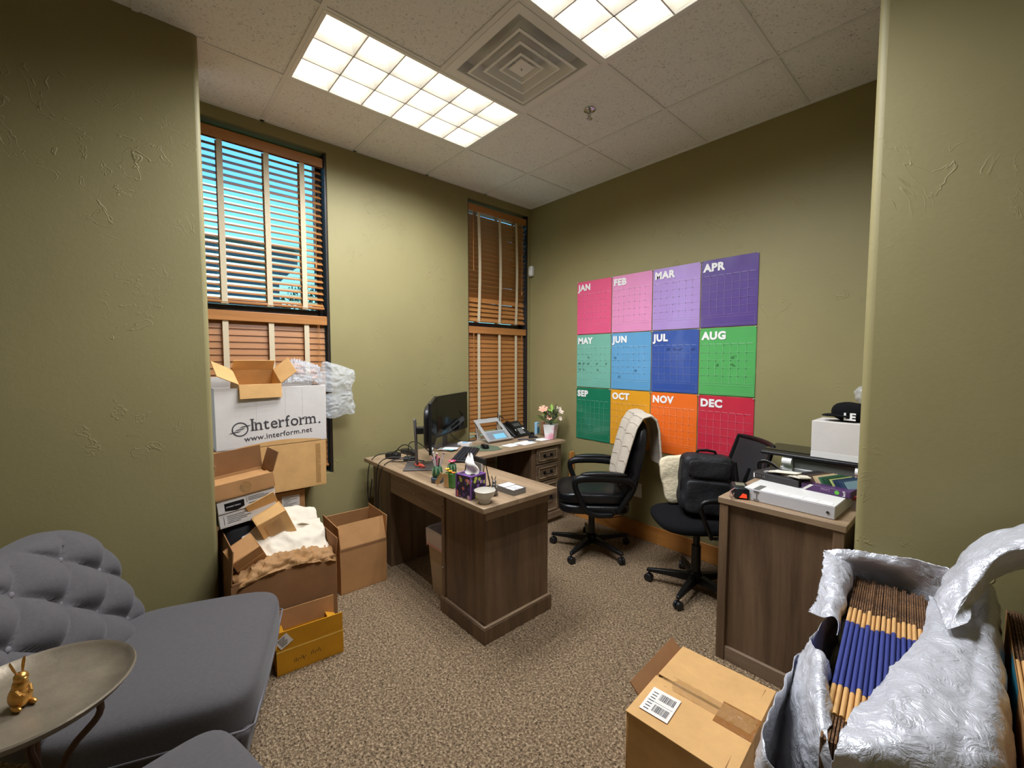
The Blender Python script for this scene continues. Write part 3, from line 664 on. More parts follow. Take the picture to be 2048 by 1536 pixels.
MB().lathe([(.018,0),(.021,.01),(.021,.08),(.019,.1),(.02,.13),(.012,.138)], 18).build('bottle_body', mat('copper_brown',(158,112,84),.4), t, smooth=True)
MB().lathe([(.0213,.086),(.0213,.09)], 18).build('band', M['tan'], t)
# flower pot
t = thing('flower_pot', 'artificial flowers in a white and pink square pot', 'plant', (.495, 2.895, DZ), R(22)); t.scale = (1.3, 1.3, 1.3)
m, nt, b = newmat('pink_wash_pot'); v = coords(nt); n_ = ntex(nt, v, 14, 2); nt.links.new(ramp(nt, n_, [(.42, lin((240,236,234))), (.6, lin((232,160,178)))]), b.inputs['Base Color']); b.inputs['Roughness'].default_value = .4; M['pot'] = m
s = MB(); s.ring([sq(.03,0), sq(.032,.004), sq(.042,.105), sq(.038,.105), sq(.034,.09)]); s.build('pot', M['pot'], t, bevel=.002)
lf = [mat('leaf_lime',(150,190,84),.6), mat('leaf_sage',(96,116,86),.6), mat('leaf_olive',(132,128,84),.6)]
pt = [mat('petal_peach',(232,178,150),.7), mat('petal_cream',(240,220,200),.7), mat('petal_pink',(226,130,140),.7)]
rr = random.Random(3)
def leaf(l, w_): return [(0,0,0),(w_,l*.45,.004),(0,l,-.006),(-w_,l*.45,.004),(0,l*.45,-.003)]
for q in range(26):
    a = rr.uniform(0, 6.28); e = rr.uniform(.35, 1.35); l = rr.uniform(.05,.13); st = Vector((math.cos(a)*math.cos(e), math.sin(a)*math.cos(e), math.sin(e)))
    p0 = Vector((0,0,.1)); p1 = p0 + st*l
    s = MB(); s.tube([p0, p1], .0018, 5); stem = s.build('stem', lf[1], t)
    s = MB(); qd = st.to_track_quat('Y','Z').to_matrix().to_4x4()
    for z_ in (-40, 0, 40):
        s.m = Matrix.Translation(p0 + st*l*(.75 if z_ else 1)) @ qd @ Matrix.Rotation(R(z_),4,'Z') ; s.add(leaf(.045, .011), [(0,1,4),(1,2,4),(2,3,4),(3,0,4)])
    s.build('leaf_spray', lf[q % 3], stem, smooth=True)
for q, (x, y, z, r_) in enumerate(((-.045,-.03,.205,.04),(.045,.03,.195,.042),(-.03,.04,.165,.028),(.01,-.06,.16,.024),(.07,-.01,.15,.02))):
    s = MB(); d_ = Vector((x+.06, y-.05, z-.1)).normalized(); qd = d_.to_track_quat('Z','Y').to_matrix().to_4x4()
    for k in range(6):
        s.m = Matrix.Translation((x,y,z)) @ qd @ Matrix.Rotation(R(60*k),4,'Z') @ Matrix.Rotation(R(28),4,'X'); s.add([(0,0,0),(r_*.38,r_*.55,.003),(r_*.15,r_,.0),(-r_*.15,r_,.0),(-r_*.38,r_*.55,.003)], [(0,1,2,3,4)])
    s.m = Matrix(); s.sph((x+d_.x*.006,y+d_.y*.006,z+d_.z*.006), r_*.16, 8, 6)
    s.build('flower', pt[q % 3], t); s2 = MB(); s2.tube([(0,0,.1),(x*.6,y*.6,z*.75),(x,y,z)], .0018, 5); s2.build('stem', lf[1], t)
# tissue box
t = thing('tissue_box', 'purple patterned cube tissue box near the desk edge', 'tissue box', (1.352, 1.342, DZ), R(8))
def pattern(name, base, cols, scale):
    m, nt, b = newmat(name); v = coords(nt); vo = nt.nodes.new('ShaderNodeTexVoronoi'); vo.inputs['Scale'].default_value = scale; nt.links.new(v, vo.inputs['Vector'])
    sep = nt.nodes.new('ShaderNodeSeparateColor'); nt.links.new(vo.outputs['Color'], sep.inputs[0])
    c = ramp(nt, sep.outputs[0], [((i+.0)/len(cols), lin(k)) for i, k in enumerate(cols)]); c.node.color_ramp.interpolation = 'CONSTANT'
    g = ramp(nt, vo.outputs['Distance'], [(.42, (0,0,0,1)), (.46, (1,1,1,1))])
    mx = nt.nodes.new('ShaderNodeMix'); mx.data_type = 'RGBA'; nt.links.new(g, mx.inputs[0]); nt.links.new(c, mx.inputs[6]); mx.inputs[7].default_value = lin(base)
    nt.links.new(mx.outputs[2], b.inputs['Base Color']); b.inputs['Roughness'].default_value = .5; return m
M['tissuepat'] = pattern('tissue_pattern', (40,26,52), [(96,60,130),(176,186,70),(130,90,160),(210,170,200),(60,44,110),(226,120,80)], 42)
B(-.056,.056,-.056,.056,0,.125).build('box', M['tissuepat'], t, bevel=.0015)
e = MB(); mp_ = mat('violet_edge',(132,84,160),.5)
for sx, sy in ((-1,-1),(1,-1),(1,1),(-1,1)): e.cbox((sx*.0555,sy*.0555,.0625),(.006,.006,.1255))
for a in ((-.056,.056,-.0565,-.05),(-.056,.056,.05,.0565),(-.0565,-.05,-.056,.056),(.05,.0565,-.056,.056)): e.box(a[0],a[1],a[2],a[3],.121,.1262)
e.build('edge_trim', mp_, t)
MB().lathe([(.034,.1256),(.034,.1268)], 20, sx=1.1, sy=.7).build('opening', M['black'], t)
def tis(u, v):
    a = u*6.283; r_ = .036*(1-v)**.7*(1+.25*math.sin(a*3+v*4)) + .006
    return (r_*math.cos(a)*1.1 + .012*v*math.sin(v*5), r_*math.sin(a)*.6 + .008*math.sin(v*9), .126 + .105*v + .006*math.sin(a*2))
MB().grid(tis, 24, 12, True).build('tissue', mat('tissue_white',(236,230,220),.9), t, smooth=True)
# bowl, rabbit, cards
t = thing('glass_bowl', 'small frosted white footed bowl at the desk corner', 'bowl', (1.488, 1.332, DZ))
MB().lathe([(.028,0),(.03,.003),(.027,.012),(.026,.014),(.045,.034),(.056,.066),(.054,.067),(.042,.036),(.02,.018),(.004,.016)], 32).build('bowl_shell', mat('milk_glass',(226,220,206),.3,trans=.25), t, smooth=True, angle=60)
def rabbit(t, s, m, parts=True):
    k = MB(); k.m = Matrix.Scale(s, 4)
    k.sph((0,0,.32),(.26,.24,.33),16,12); k.sph((.03,0,.62),(.18,.17,.22),14,10); k.sph((.08,0,.86),(.17,.15,.16),14,10); k.sph((.2,0,.84),(.08,.08,.07),10,8)
    k.build('body', m, t, smooth=True, angle=80)
    for sy in (-1,1):
        k = MB(); k.m = Matrix.Scale(s,4); k.tube([(.03,sy*.06,.96),(-.01,sy*.10,1.12),(-.03,sy*.14,1.28),(-.02,sy*.15,1.36)], [.03,.055,.05,.015], 8, flat=.5); k.build('ear', m, t, smooth=True)
        k = MB(); k.m = Matrix.Scale(s,4); k.tube([(.1,sy*.13,.55),(.24,sy*.1,.42),(.3,sy*.07,.46)], [.07,.05,.04], 8); k.build('paw', m, t, smooth=True)
        k = MB(); k.m = Matrix.Scale(s,4); k.sph((.12,sy*.16,.08),(.2,.08,.08),10,6); k.build('foot', m, t, smooth=True)
    k = MB(); k.m = Matrix.Scale(s,4); k.sph((-.26,0,.2),.07,8,6); k.build('tail', m, t, smooth=True)
t = thing('rabbit_figurine', 'silver rabbit figurine behind the white bowl', 'figurine', (1.432, 1.438, DZ), R(120)); rabbit(t, .082, mat('pewter',(132,128,122),.35,.8,bmp=.3,bs_=90))
t = thing('card_tray', 'grey tray holding stacks of white cards', 'tray', (1.44, 1.556, DZ), R(2))
s = MB(); s.box(-.07,.07,-.048,.048,0,.004)
for a in ((-.07,.07,-.048,-.044),(-.07,.07,.044,.048),(-.07,-.066,-.044,.044),(.066,.07,-.044,.044)): s.box(a[0],a[1],a[2],a[3],.004,.03)
s.build('tray_box', mat('tray_grey',(120,116,110),.6), t)
B(-.064,-.008,-.042,.042,.005,.031).build('card_stack', M['paper'], t); B(-.002,.064,-.042,.042,.005,.028).build('card_stack', M['paper'], t)
s = MB()
for q in range(9): s.cbox((.012+.006*q,-.02+.009*(q*5 % 4),.0283),(.005,.012,.0006),Euler((0,0,R(40*q))))
s.build('printed_pattern', M['ink'], t)
# cactus pen pots
M['cactus'] = mat('cactus_green',(52,96,62),.6,bmp=.3,bs_=60); M['cactus2'] = mat('cactus_rib',(196,206,160),.6)
def cactus(t, z, h, r_):
    rings = []
    for zz, f in ((0,.75),(.15,.95),(.5,1),(.85,.9),(1,.5)): rings.append([((r_*f*(1+.1*math.cos(8*a))) * math.cos(a), r_*f*(1+.1*math.cos(8*a)) * math.sin(a), z+zz*h) for a in [2*math.pi*k/48 for k in range(48)]])
    MB().ring(rings).build('cactus_body', M['cactus'], t, smooth=True, angle=70)
    for k in range(8):
        a = 2*math.pi*k/8; s = MB(); s.tube([(r_*1.1*math.cos(a)*.8, r_*1.1*math.sin(a)*.8, z+.06*h),(r_*1.1*math.cos(a)*1.01, r_*1.1*math.sin(a)*1.01, z+.5*h),(r_*math.cos(a)*.95, r_*math.sin(a)*.95, z+.86*h)], .0018, 5); s.build('rib', M['cactus2'], t)
t = thing('pen_pot', 'cactus shaped pen pot holding patterned pens', 'pen pot', (1.005, 1.345, DZ))
MB().lathe([(.034,0),(.037,.004),(.037,.028),(.033,.03)], 24).build('saucer', mat('slate_blue',(70,84,100),.5), t, smooth=True)
cactus(t, .03, .07, .03)
pn = [mat('pen_%d' % k, c, .35) for k, c in enumerate(((40,36,40),(210,200,205),(196,90,130),(120,110,120),(228,220,214)))]
for q in range(8):
    a = q*.8; s = MB(); tip = (.026*math.cos(a)+rr.uniform(-.012,.012), .026*math.sin(a)+rr.uniform(-.012,.012), .155+.022*math.sin(q*2)); s.tube([(.012*math.cos(a), .012*math.sin(a), .08), tip], .0042, 7); o = s.build('pen', pn[q % 5], t)
    s = MB(); s.sph(tip, .006, 8, 6); s.build('cap', pn[(q+2) % 5], o, smooth=True)
t = thing('cactus_ornament', 'small cactus ornament topped with a pink flower', 'ornament', (1.03, 1.435, DZ))
MB().lathe([(.022,0),(.027,.004),(.03,.045),(.026,.046)], 20).build('pot', mat('teal_pot',(72,110,110),.5), t, smooth=True)
cactus(t, .045, .06, .026)
s = MB()
for k in range(9):
    s.m = Matrix.Translation((0,0,.104)) @ Matrix.Rotation(R(40*k),4,'Z') @ Matrix.Rotation(R(32),4,'X'); s.add([(0,0,0),(.008,.018,.002),(0,.036,0),(-.008,.018,.002)],[(0,1,2,3)])
s.m = Matrix(); s.build('flower', mat('magenta_petal',(206,60,110),.6), t)
MB().sph((0,0,.11),.008,8,6).build('flower_centre', mat('pale_yellow',(240,220,150),.6), t, smooth=True)
t = thing('candle_favour', 'green gift box with yellow flowers and two tan tags', 'gift box', (1.145, 1.352, DZ), R(14))
B(-.032,.032,-.022,.022,0,.085).build('box', mat('grass_green',(70,122,54),.5,var=.2,vs_=40), t, bevel=.003)
for q, (x, y, c) in enumerate(((-.02,-.01,(244,196,20)),(.004,-.012,(240,170,24)),(.022,-.006,(236,120,30)))):
    s = MB()
    for k in range(6):
        s.m = Matrix.Translation((x,y,.097-.008*q)) @ Matrix.Rotation(R(60*k),4,'Z') @ Matrix.Rotation(R(35),4,'X'); s.add([(0,0,0),(.007,.01,.001),(0,.02,0),(-.007,.01,.001)],[(0,1,2,3)])
    s.m = Matrix(); s.sph((x,y,.099-.008*q),.006,8,6); s.build('flower', mat('petal_yellow_%d' % q, c, .6), t)
o = B(-.017,.017,-.001,.001,0,.082).build('tag', M['tan'], t); place(o, (-.012,-.028,.003), (R(5),0,R(6)))
o = B(-.014,.014,-.001,.001,0,.085).build('tag', M['tan'], t); place(o, (-.085,-.035,.012), (R(6),R(36),R(8)))
# small black easel frame
t = thing('photo_easel', 'black wire easel frame behind the tissue box', 'frame', (1.185, 1.50, DZ), R(-3))
for sx in (-1,1):
    s = MB(); s.tube([(sx*.1,.035,.003),(sx*.094,0,.165),(sx*.098,-.02,.003),(sx*.1,.035,.003)], .0045, 6); s.build('easel_leg', M['black'], t)
B(-.1,.1,-.008,.008,.135,.165).build('top_bar', M['black'], t, bevel=.002); B(-.086,.086,-.012,-.008,.02,.135).build('card', mat('grey_card',(132,124,116),.7), t); B(.078,.086,-.014,-.012,.02,.135).build('card_edge', M['paper'], t)
# lobster toy, white box, cards, power bricks
t = thing('lobster_toy', 'small orange-red lobster figurine on the monitor base', 'figurine', (.665, 1.43, DZ+.0095), R(200))
lm = mat('coral_red',(232,88,60),.5); s = MB(); s.tube([(-.03,0,.008),(-.01,0,.012),(.01,0,.014),(.024,0,.01)], [.004,.009,.011,.006], 10, flat=1.3); s.build('body', lm, t, smooth=True)
for sy in (-1,1):
    s = MB(); s.tube([(.018,sy*.008,.01),(.03,sy*.02,.014),(.038,sy*.018,.024)], [.003,.004,.006], 7); s.build('claw', lm, t, smooth=True)
    for q in range(3): s = MB(); s.tube([(.0-.01*q,sy*.008,.01),(-.004-.01*q,sy*.018,.002)], .0015, 5); s.build('leg', lm, t)
t = thing('label_box', 'low white box with blue swirl top behind the keyboard', 'box', (.225, 2.105, DZ), R(30)); B(-.055,.055,-.035,.035,0,.026).build('box', M['white'], t, bevel=.001); MB().lathe([(.03,.0262),(.03,.0266)],20,sx=1,sy=.6).build('blue_print', mat('print_blue',(96,176,226),.5), t)
t = thing('greeting_cards', 'loose pastel cards stacked on the far monitor base', 'cards', (.30, 1.885, DZ+.0095), R(35))
for q, (c, a) in enumerate((((226,222,216),0),((228,180,160),20),((96,190,196),-15),((236,234,230),8))): o = B(-.06,.06,-.04,.04,.002*q,.002*q+.0018).build('card', mat('card_%d' % q, c, .7), t); o.rotation_euler.z = R(a); o.location = (.012*q-.02,.012*(q % 2),0)
for k, (x, y, a, d_, lab) in enumerate(((.255,1.425,30,(.11,.07,.045),'black power brick among cables by the desk edge'),(.20,1.585,10,(.17,.06,.035),'long black docking bar behind the near monitor stand'),(.40,1.49,60,(.10,.05,.03),'small black adapter beside the near monitor base'))):
    o = MB().cushion(d_, 5, 8, None, (0,0,d_[2]/2)).build('power_adapter', M['black'], None, smooth=True, angle=60); place(o, (x, y, DZ), (0,0,R(a))); tag(o, lab, 'adapter', 'black power adapters')
CAB = [([(.26,1.42,.775),(.23,1.36,.80),(.20,1.29,.775),(.19,1.255,.70),(.19,1.25,.5),(.21,1.248,.42),(.235,1.25,.48),(.25,1.26,.62)], 'black cable looping over the desk edge nearest the wall'),
       ([(.45,1.47,.765),(.40,1.38,.80),(.36,1.29,.785),(.335,1.252,.73),(.34,1.245,.45),(.345,1.25,.2),(.33,1.28,.015),(.25,1.30,.01)], 'black cable hanging from the desk edge to the floor'),
       ([(.55,1.52,.765),(.47,1.38,.80),(.42,1.28,.775),(.40,1.25,.70),(.37,1.246,.5),(.375,1.248,.36),(.36,1.25,.3)], 'black cable drooping in front of the desk apron'),
       ([(.20,1.58,.78),(.25,1.55,.86),(.36,1.57,.875),(.46,1.58,.84),(.55,1.58,.80),(.6,1.6,.765)], 'black cable arching behind the near monitor stand'),
       ([(.25,1.45,.79),(.27,1.48,.85),(.33,1.52,.86),(.41,1.53,.80),(.45,1.52,.76)], 'black cable curling out of the power brick'),
       ([(.12,1.93,.96),(.13,1.99,.88),(.14,2.05,.80),(.16,2.12,.758),(.12,2.3,.754)], 'black cable hanging below the far monitor'),
       ([(.28,1.40,.79),(.33,1.44,.84),(.42,1.44,.81),(.5,1.46,.765),(.45,1.40,.757),(.36,1.35,.757)], 'black cable coiled in front of the near monitor base')]
for p_, lab in CAB:
    cu = bpy.data.curves.new('cable', 'CURVE'); cu.dimensions = '3D'; sp_ = cu.splines.new('NURBS'); sp_.points.add(len(p_)-1)
    for q, c in enumerate(p_): sp_.points[q].co = (*c, 1)
    sp_.use_endpoint_u = True; sp_.order_u = 4; sp_.resolution_u = 5; cu.bevel_depth = .0036; cu.bevel_resolution = 2
    ob = bpy.data.objects.new('cable', cu); COL.objects.link(ob); dg = bpy.context.evaluated_depsgraph_get(); me = bpy.data.meshes.new_from_object(ob.evaluated_get(dg)); bpy.data.objects.remove(ob)
    me.materials.clear(); me.materials.append(M['black']); tag(link('cable', me), lab, 'cable', 'computer cables')
# waste bin under the desk
t = thing('waste_bin', 'tan waste bin with white liner under the desk', 'bin', (.955, 1.48, 0))
def rr_(a, b, z, n=6, r_=.03):
    pts = []
    for cx_, cy_, a0 in ((a-r_,b-r_,0),(-a+r_,b-r_,90),(-a+r_,-b+r_,180),(a-r_,-b+r_,270)):
        for k in range(n+1): an = R(a0+90*k/n); pts.append((cx_+r_*math.cos(an), cy_+r_*math.sin(an), z))
    return pts
MB().ring([rr_(.10,.095,0), rr_(.10,.095,.006), rr_(.125,.12,.40), rr_(.118,.113,.40), rr_(.094,.09,.02)]).build('bin_body', mat('beige_plastic',(178,158,128),.5), t, smooth=True, angle=50)
ln = MB(); ln.ring([[(p[0]*(1+.02*math.sin(k*1.9)), p[1]*(1+.02*math.cos(k*2.3)), p[2]+(.012*math.sin(k*1.3) if j == 0 else 0)) for k, p in enumerate(rr_(a, b_, z))] for j, (a, b_, z) in enumerate(((.128,.122,.30),(.13,.125,.35),(.131,.126,.405),(.122,.117,.415),(.114,.11,.39),(.10,.095,.15)))], True, False)
ln.build('bin_liner', mat('white_liner',(222,212,210),.35,bmp=.5,bs_=22,bd=.02), t, smooth=True, angle=80)
lb = MB(); lb.ring([[(p[0]*(1+.02*math.sin(k*1.9)), p[1]*(1+.02*math.cos(k*2.3)), p[2]+.012*math.sin(k*1.3)) for k, p in enumerate(rr_(a, b_, z))] for a, b_, z in ((.1285,.1225,.298),(.1295,.1235,.315))], True, False); lb.build('pink_band', mat('pink_band',(226,180,184),.5), t, smooth=True)
# ================================================================= cartons stacked under the left window
def cardmat(name, col, dark=.82):
    m, nt, b = newmat(name); v = coords(nt); c = lin(col); lo = tuple(x*dark for x in c[:3]) + (1,)
    nt.links.new(ramp(nt, ntex(nt, v, 7, 6, .65), [(.3, lo), (.68, c)]), b.inputs['Base Color']); b.inputs['Roughness'].default_value = .78; b.inputs['Specular IOR Level'].default_value = .25
    w_ = nt.nodes.new('ShaderNodeTexWave'); w_.inputs['Scale'].default_value = 55; w_.inputs['Distortion'].default_value = .6; w_.bands_direction = 'Z'; nt.links.new(v, w_.inputs['Vector'])
    k = bump(nt, b, w_.outputs[0], .05, .002); bump(nt, b, ntex(nt, v, 12, 3), .12, .01, k); return m
M['card'] = cardmat('cardboard', (186,138,88)); M['card2'] = cardmat('cardboard_pale', (214,168,108)); M['cardw'] = cardmat('white_cardboard', (214,208,200), .92)
M['cardy'] = cardmat('yellow_taped_card', (206,144,30)); M['cardd'] = cardmat('cardboard_dull', (150,108,70))
M['cleartape'] = filmmat('clear_tape', (206,160,100), .45, .12, 60)
M['labelp'] = mat('label_paper', (226,220,210), .7)
def carton(name, label, loc, d, w_, h, m, flaps={}, rz=0, rot=None, group=None, top=False, fm=None, th=.005, cat='box'):
    """d along local x (front is +x), w_ along local y; flaps: side -> (length, degrees outward from upright)"""
    t = thing(name, label, cat, loc, rz, group, rot); a, b = d/2, w_/2
    s = MB(); s.box(-a,a,-b,b,0,th); s.box(a-th,a,-b,b,th,h); s.box(-a,-a+th,-b,b,th,h); s.box(-a+th,a-th,-b,-b+th,th,h); s.box(-a+th,a-th,b-th,b,th,h)
    if top: s.box(-a+th,a-th,-b+th,b-th,h-th,h)
    s.build('carton_body', m, t, bevel=.0018, seg=1)
    for sd, (ln, an) in flaps.items():
        ww = w_-.006 if sd in 'fb' else d-.006
        o = B(-th/2, th/2, -ww/2, ww/2, 0, ln).build('flap', fm or m, t, bevel=.001, seg=1)
        rzv = {'f':0,'b':math.pi,'l':-math.pi/2,'r':math.pi/2}[sd]
        px_, py_ = {'f':(a-th/2,0),'b':(-a+th/2,0),'l':(0,-b+th/2),'r':(0,b-th/2)}[sd]
        o.location = (px_, py_, h); o.rotation_euler = (Matrix.Rotation(rzv,3,'Z') @ Matrix.Rotation(R(an),3,'Y')).to_euler()
    return t
# lower tall box with paper label, on the floor below the sill
t = carton('cardboard_box', 'brown box with a white paper label under the big brown box', (.12, .575, 0), .19, .475, .632, M['card'], top=True)
B(.0955,.0962,.10,.205,.53,.605).build('paper_label', M['labelp'], t)
s = MB()
for q in range(6): s.box(.0963,.0966,.11,.11+.05+.03*math.sin(q*2),.54+q*.009,.5425+q*.009)
s.build('label_print', M['ink'], t)
# big plain brown box on the sill
t = carton('cardboard_box', 'large plain brown box beneath the white printed box', (.13, .626, .654), .28, .622, .300, M['card2'], top=True)
B(.1402,.1408,.245,.275,.02,.28).build('corner_tape', M['cleartape'], t)
# white printed box
t = carton('moving_box', 'large white carton printed with a company name and web address', (.13, .638, .957), .28, .612, .362, M['cardw'], {'b':(.06,-4)})
WB = t
wi = MB(); wi.ring([[(.1405+.0006,-.2+.47*u, .008+.022*math.sin(u*3.1)) for u in [k/10 for k in range(11)]], [(.1405+.0006,-.2+.47*u, .001) for u in [k/10 for k in range(11)]]], False, False)
wi.build('torn_edge', M['card2'], t)
ik = mat('print_dark', (58,54,58), .7)
lm = MB(); cx_ = 0.0; st = .0095
for ch in 'Interform':                                     # serif lettering: each glyph plus its slab feet
    g = text_mb(ch, .098, .0004, .0003); x0 = min(p[0] for p in g.v); x1 = max(p[0] for p in g.v); w2 = (x1-x0)*.92
    lm.add([(cx_+(p[0]-x0)*.92, p[1], p[2]) for p in g.v], g.f)
    feet = {'I':[.5], 'n':[0,1], 'r':[0], 'm':[0,.5,1], 'f':[.42]}.get(ch, [])
    for q in feet:
        xm = cx_ + st/2 + (w2-st)*q; lm.box(xm-.0105, xm+.0105, -.0002, .0035, -.0003, .0003)
        if ch == 'I': lm.box(xm-.0105, xm+.0105, .0665, .0702, -.0003, .0003)
    if ch in 'nrm': lm.box(cx_-.007, cx_+.004, .0465, .0495, -.0003, .0003)
    cx_ += w2 + (.0085 if ch not in 'fr' else .004)
def onface(mb, y0, z0, ang=0, x=.1412):
    c, s_ = math.cos(R(ang)), math.sin(R(ang)); mb.v = [(x+p[2], y0+p[0]*c-p[1]*s_, z0+p[0]*s_+p[1]*c) for p in mb.v]; return mb
k_ = .372/cx_; lm.v = [(p[0]*k_, p[1]*k_, p[2]) for p in lm.v]
onface(lm, -.125, .104, 2); lm.build('company_name', ik, t)
lg = MB(); n_ = 36
lg.ring([[(.042*math.cos(a), .042*math.sin(a), .0003) for a in [2*math.pi*k/n_ for k in range(n_)]], [(.036*math.cos(a), .036*math.sin(a), .0003) for a in [2*math.pi*k/n_ for k in range(n_)]]], True, False)
for dy, l0, l1 in ((.015,-.006,.060),(0,-.030,.030),(-.015,-.060,.006)):
    lg.add([(l0,dy-.006,.0004),(l1-.016,dy-.001,.0004),(l1,dy+.006,.0004),(l0+.018,dy+.001,.0004)],[(0,1,2,3)])
onface(lg, -.185, .118, 2); lg.build('company_emblem', ik, t)
lw = text_mb('www.interform.net', .046, .0002, .0003, space=1.06); onface(lw, -.165, .042, 3); lw.build('web_address', ik, t)
rg = MB(); rg.lathe([(.006,0),(.006,.0004)],14); onface(rg, .262, .118, 0); rg.build('trademark_dot', ik, t)
for y in (-.10,.06,.16): B(.1402,.1406,y,y+.0015,.14,.35).build('crease', mat('crease_grey',(186,180,172),.8), t)
# open box tipped forward in the top of the white box
t = carton('shipping_box', 'open brown box with four flaps tipped forward on top of the white carton', (.128, .560, 1.248), .20, .232, .150, M['card2'], {'f':(.085,148),'b':(.075,-14),'l':(.125,62),'r':(.115,44)}, rot=(0, R(26), R(2)), fm=M['card2'])
# bubble wrap and air pillows
M['bubble'] = filmmat('bubble_film', (226,228,230), .32, .12, 18); M['pillow'] = filmmat('air_pillow_film', (230,234,234), .36, .05, 34)
t = thing('bubble_wrap', 'crumpled clear bubble wrap behind the open box flaps', 'bubble wrap', (.10, .84, 1.30))
sheet = patch([[(.02,-.13,.02),(.03,-.05,.04),(.02,.05,.03),(.03,.13,.02)],[(-.02,-.12,.10),(-.01,-.04,.15),(0,.05,.13),(-.02,.13,.10)],[(-.07,-.11,.13),(-.06,-.03,.17),(-.06,.06,.15),(-.07,.14,.12)]], 22, 40, .02, 22, 3)
sv = list(sheet.v); sheet.build('film', M['bubble'], t, smooth=True, angle=80)
bb = MB()
for k in range(0, len(sv), 2):
    if (k//22) % 2 == 0: bb.sph(sv[k], .0075, 6, 4)
o = bb.build('bubble_layer', M['bubble'], t, smooth=True, angle=80); o['kind'] = 'stuff'
for k, (c, d_, rot, lab) in enumerate((((.12,1.07,1.352),(.09,.25,.20),(R(-14),0,R(4)),'puffy clear air pillow right of the bubble wrap'),((.11,1.085,1.165),(.08,.22,.17),(R(8),0,0),'clear air pillow hanging below the upper pillow'))):
    o = MB().cushion(d_, 6, 30, lambda p: (p.x*(1-.72*max(abs(p.y)/(d_[1]/2), abs(p.z)/(d_[2]/2))**3) + .014*abs(nz((p.y*40,p.z*40,k))) - .012*abs(nz((p.y*19,p.z*23,k+3))), p.y + .012*nz((p.z*17,p.x*9,k)), p.z + .014*nz((p.y*15,k,p.z*6)))).build('air_pillow', M['pillow'], None, smooth=True, angle=80)
    place(o, c, rot); tag(o, lab, 'air pillow', 'packing air pillows')
# big open carton of shirts
t = carton('shipping_box', 'large open brown box filled with white shirts and kraft paper', (.63, .548, 0), .44, .49, .405, M['cardd'], {'f':(.012,0),'l':(.17,-4),'b':(.15,-8),'r':(.10,6)})
M['cloth'] = mat('white_cotton', (216,205,184), .9, bmp=.35, bs_=14, bd=.02)
M['kraft'] = mat('kraft_paper', (160,118,70), .7, bmp=.4, bs_=18, bd=.02)
ys = (.40,.50,.60,.70,.785)
def pile(name, lab, cat, xs, zs, m, amp, fr, seed, grp=None, y_=ys):
    o = patch([[(x, y, z + dz) for y, dz in zip(y_, (-.03,0,.012,0,-.03))] for x, z in zip(xs, zs)], 34, 44, amp, fr, seed).build(name, m, None, smooth=True, solid=.005, angle=80); return tag(o, lab, cat, grp)
pile('shirt', 'white crumpled shirt on top of the shirt box', 'shirt', (.79,.73,.66,.58,.52), (.415,.46,.505,.545,.53), M['cloth'], .026, 8, 3, 'white shirts in the carton')
pile('shirt', 'white folded shirt lying at the back of the shirt box', 'shirt', (.60,.54,.48,.44,.425), (.53,.575,.59,.56,.47), M['cloth'], .022, 7, 5, 'white shirts in the carton')
pile('packing_paper', 'crumpled brown packing paper along the front of the shirt box', 'paper', (.842,.82,.79,.75,.70), (.40,.425,.44,.43,.38), M['kraft'], .032, 19, 5, None, (.32,.42,.55,.66,.785))
pile('packing_paper', 'dark fold of brown paper low in the shirt box beside the small tipped box', 'paper', (.80,.75,.70,.66,.62), (.36,.39,.40,.38,.34), M['kraft'], .03, 16, 9, None, (.315,.36,.42,.48,.55))
o = MB().cushion((.13,.22,.57), 8, 8, None, (0,0,.285)).build('black_block', mat('matte_black',(14,14,15),.8), None, smooth=True, angle=60); place(o, (.505, .425, .02)); tag(o, 'black block standing in the box under the white printed boxes', 'bag')  # plain black block filling the gap that carries the retail boxes
# two white retail boxes and the open brown box above them
def wb(lab, z, h):
    t = carton('retail_box', lab, (.495, .43-.087*(z-.618), z), .17, .272, h, M['cardw'], rot=(R(5),0,R(4)), top=True, group='white retail boxes')
    return t
t = wb('white retail box with black name badge, upper of two', .695, .072)
MB().add([(.0856,-.105,.012),(.0856,-.105,.052),(.0856,-.015,.052),(.0856,-.015,.016),(.0856,-.05,.004)], [(4,3,2,1,0)]).build('black_badge', M['black2'], t)
x_ = text_mb('amazon basics', .0115, 0, .0002); onface(x_, -.098, .028, 0, .0858); x_.build('badge_text', M['print'], t)
x_ = MB()
for q, l_ in enumerate((.075,.10,.09,.0,.10)):
    if l_: x_.box(.0857,.0859,.005,.005+l_,.053-q*.008,.0555-q*.008)
x_.box(.0857,.0859,-.003,-.0015,.03,.058); x_.build('printed_lines', M['ink'], t)
t = wb('white retail box with small printed lines, lower of two', .618, .074); t.location.x -= .006
x_ = MB()
for q, l_ in enumerate((.10,.08,.11,.09,.06)): x_.box(.0857,.0859,-.10,-.10+l_,.056-q*.009,.0585-q*.009)
x_.box(.0857,.0859,-.115,-.113,.015,.06); x_.build('printed_lines', M['ink'], t)
t = carton('shipping_box', 'shallow open brown box on top of the white retail boxes', (.49, .415, .770), .20, .282, .085, M['card'], {'b':(.13,-6),'r':(.11,22),'l':(.10,-12)}, rot=(R(5),0,R(4)), fm=M['cardd'])
B(.02,.098,-.13,.13,.078,.082).build('inner_flap', M['card'], t); B(-.085,.0,-.128,.128,.066,.07).build('inner_flap', M['card'], t)
MB().lathe([(.028,0),(.028,.0006)],20).build('round_sticker', M['cleartape'], t); t.children[-1].location = (.1,.0,.04); t.children[-1].rotation_euler = (0,R(90),0)
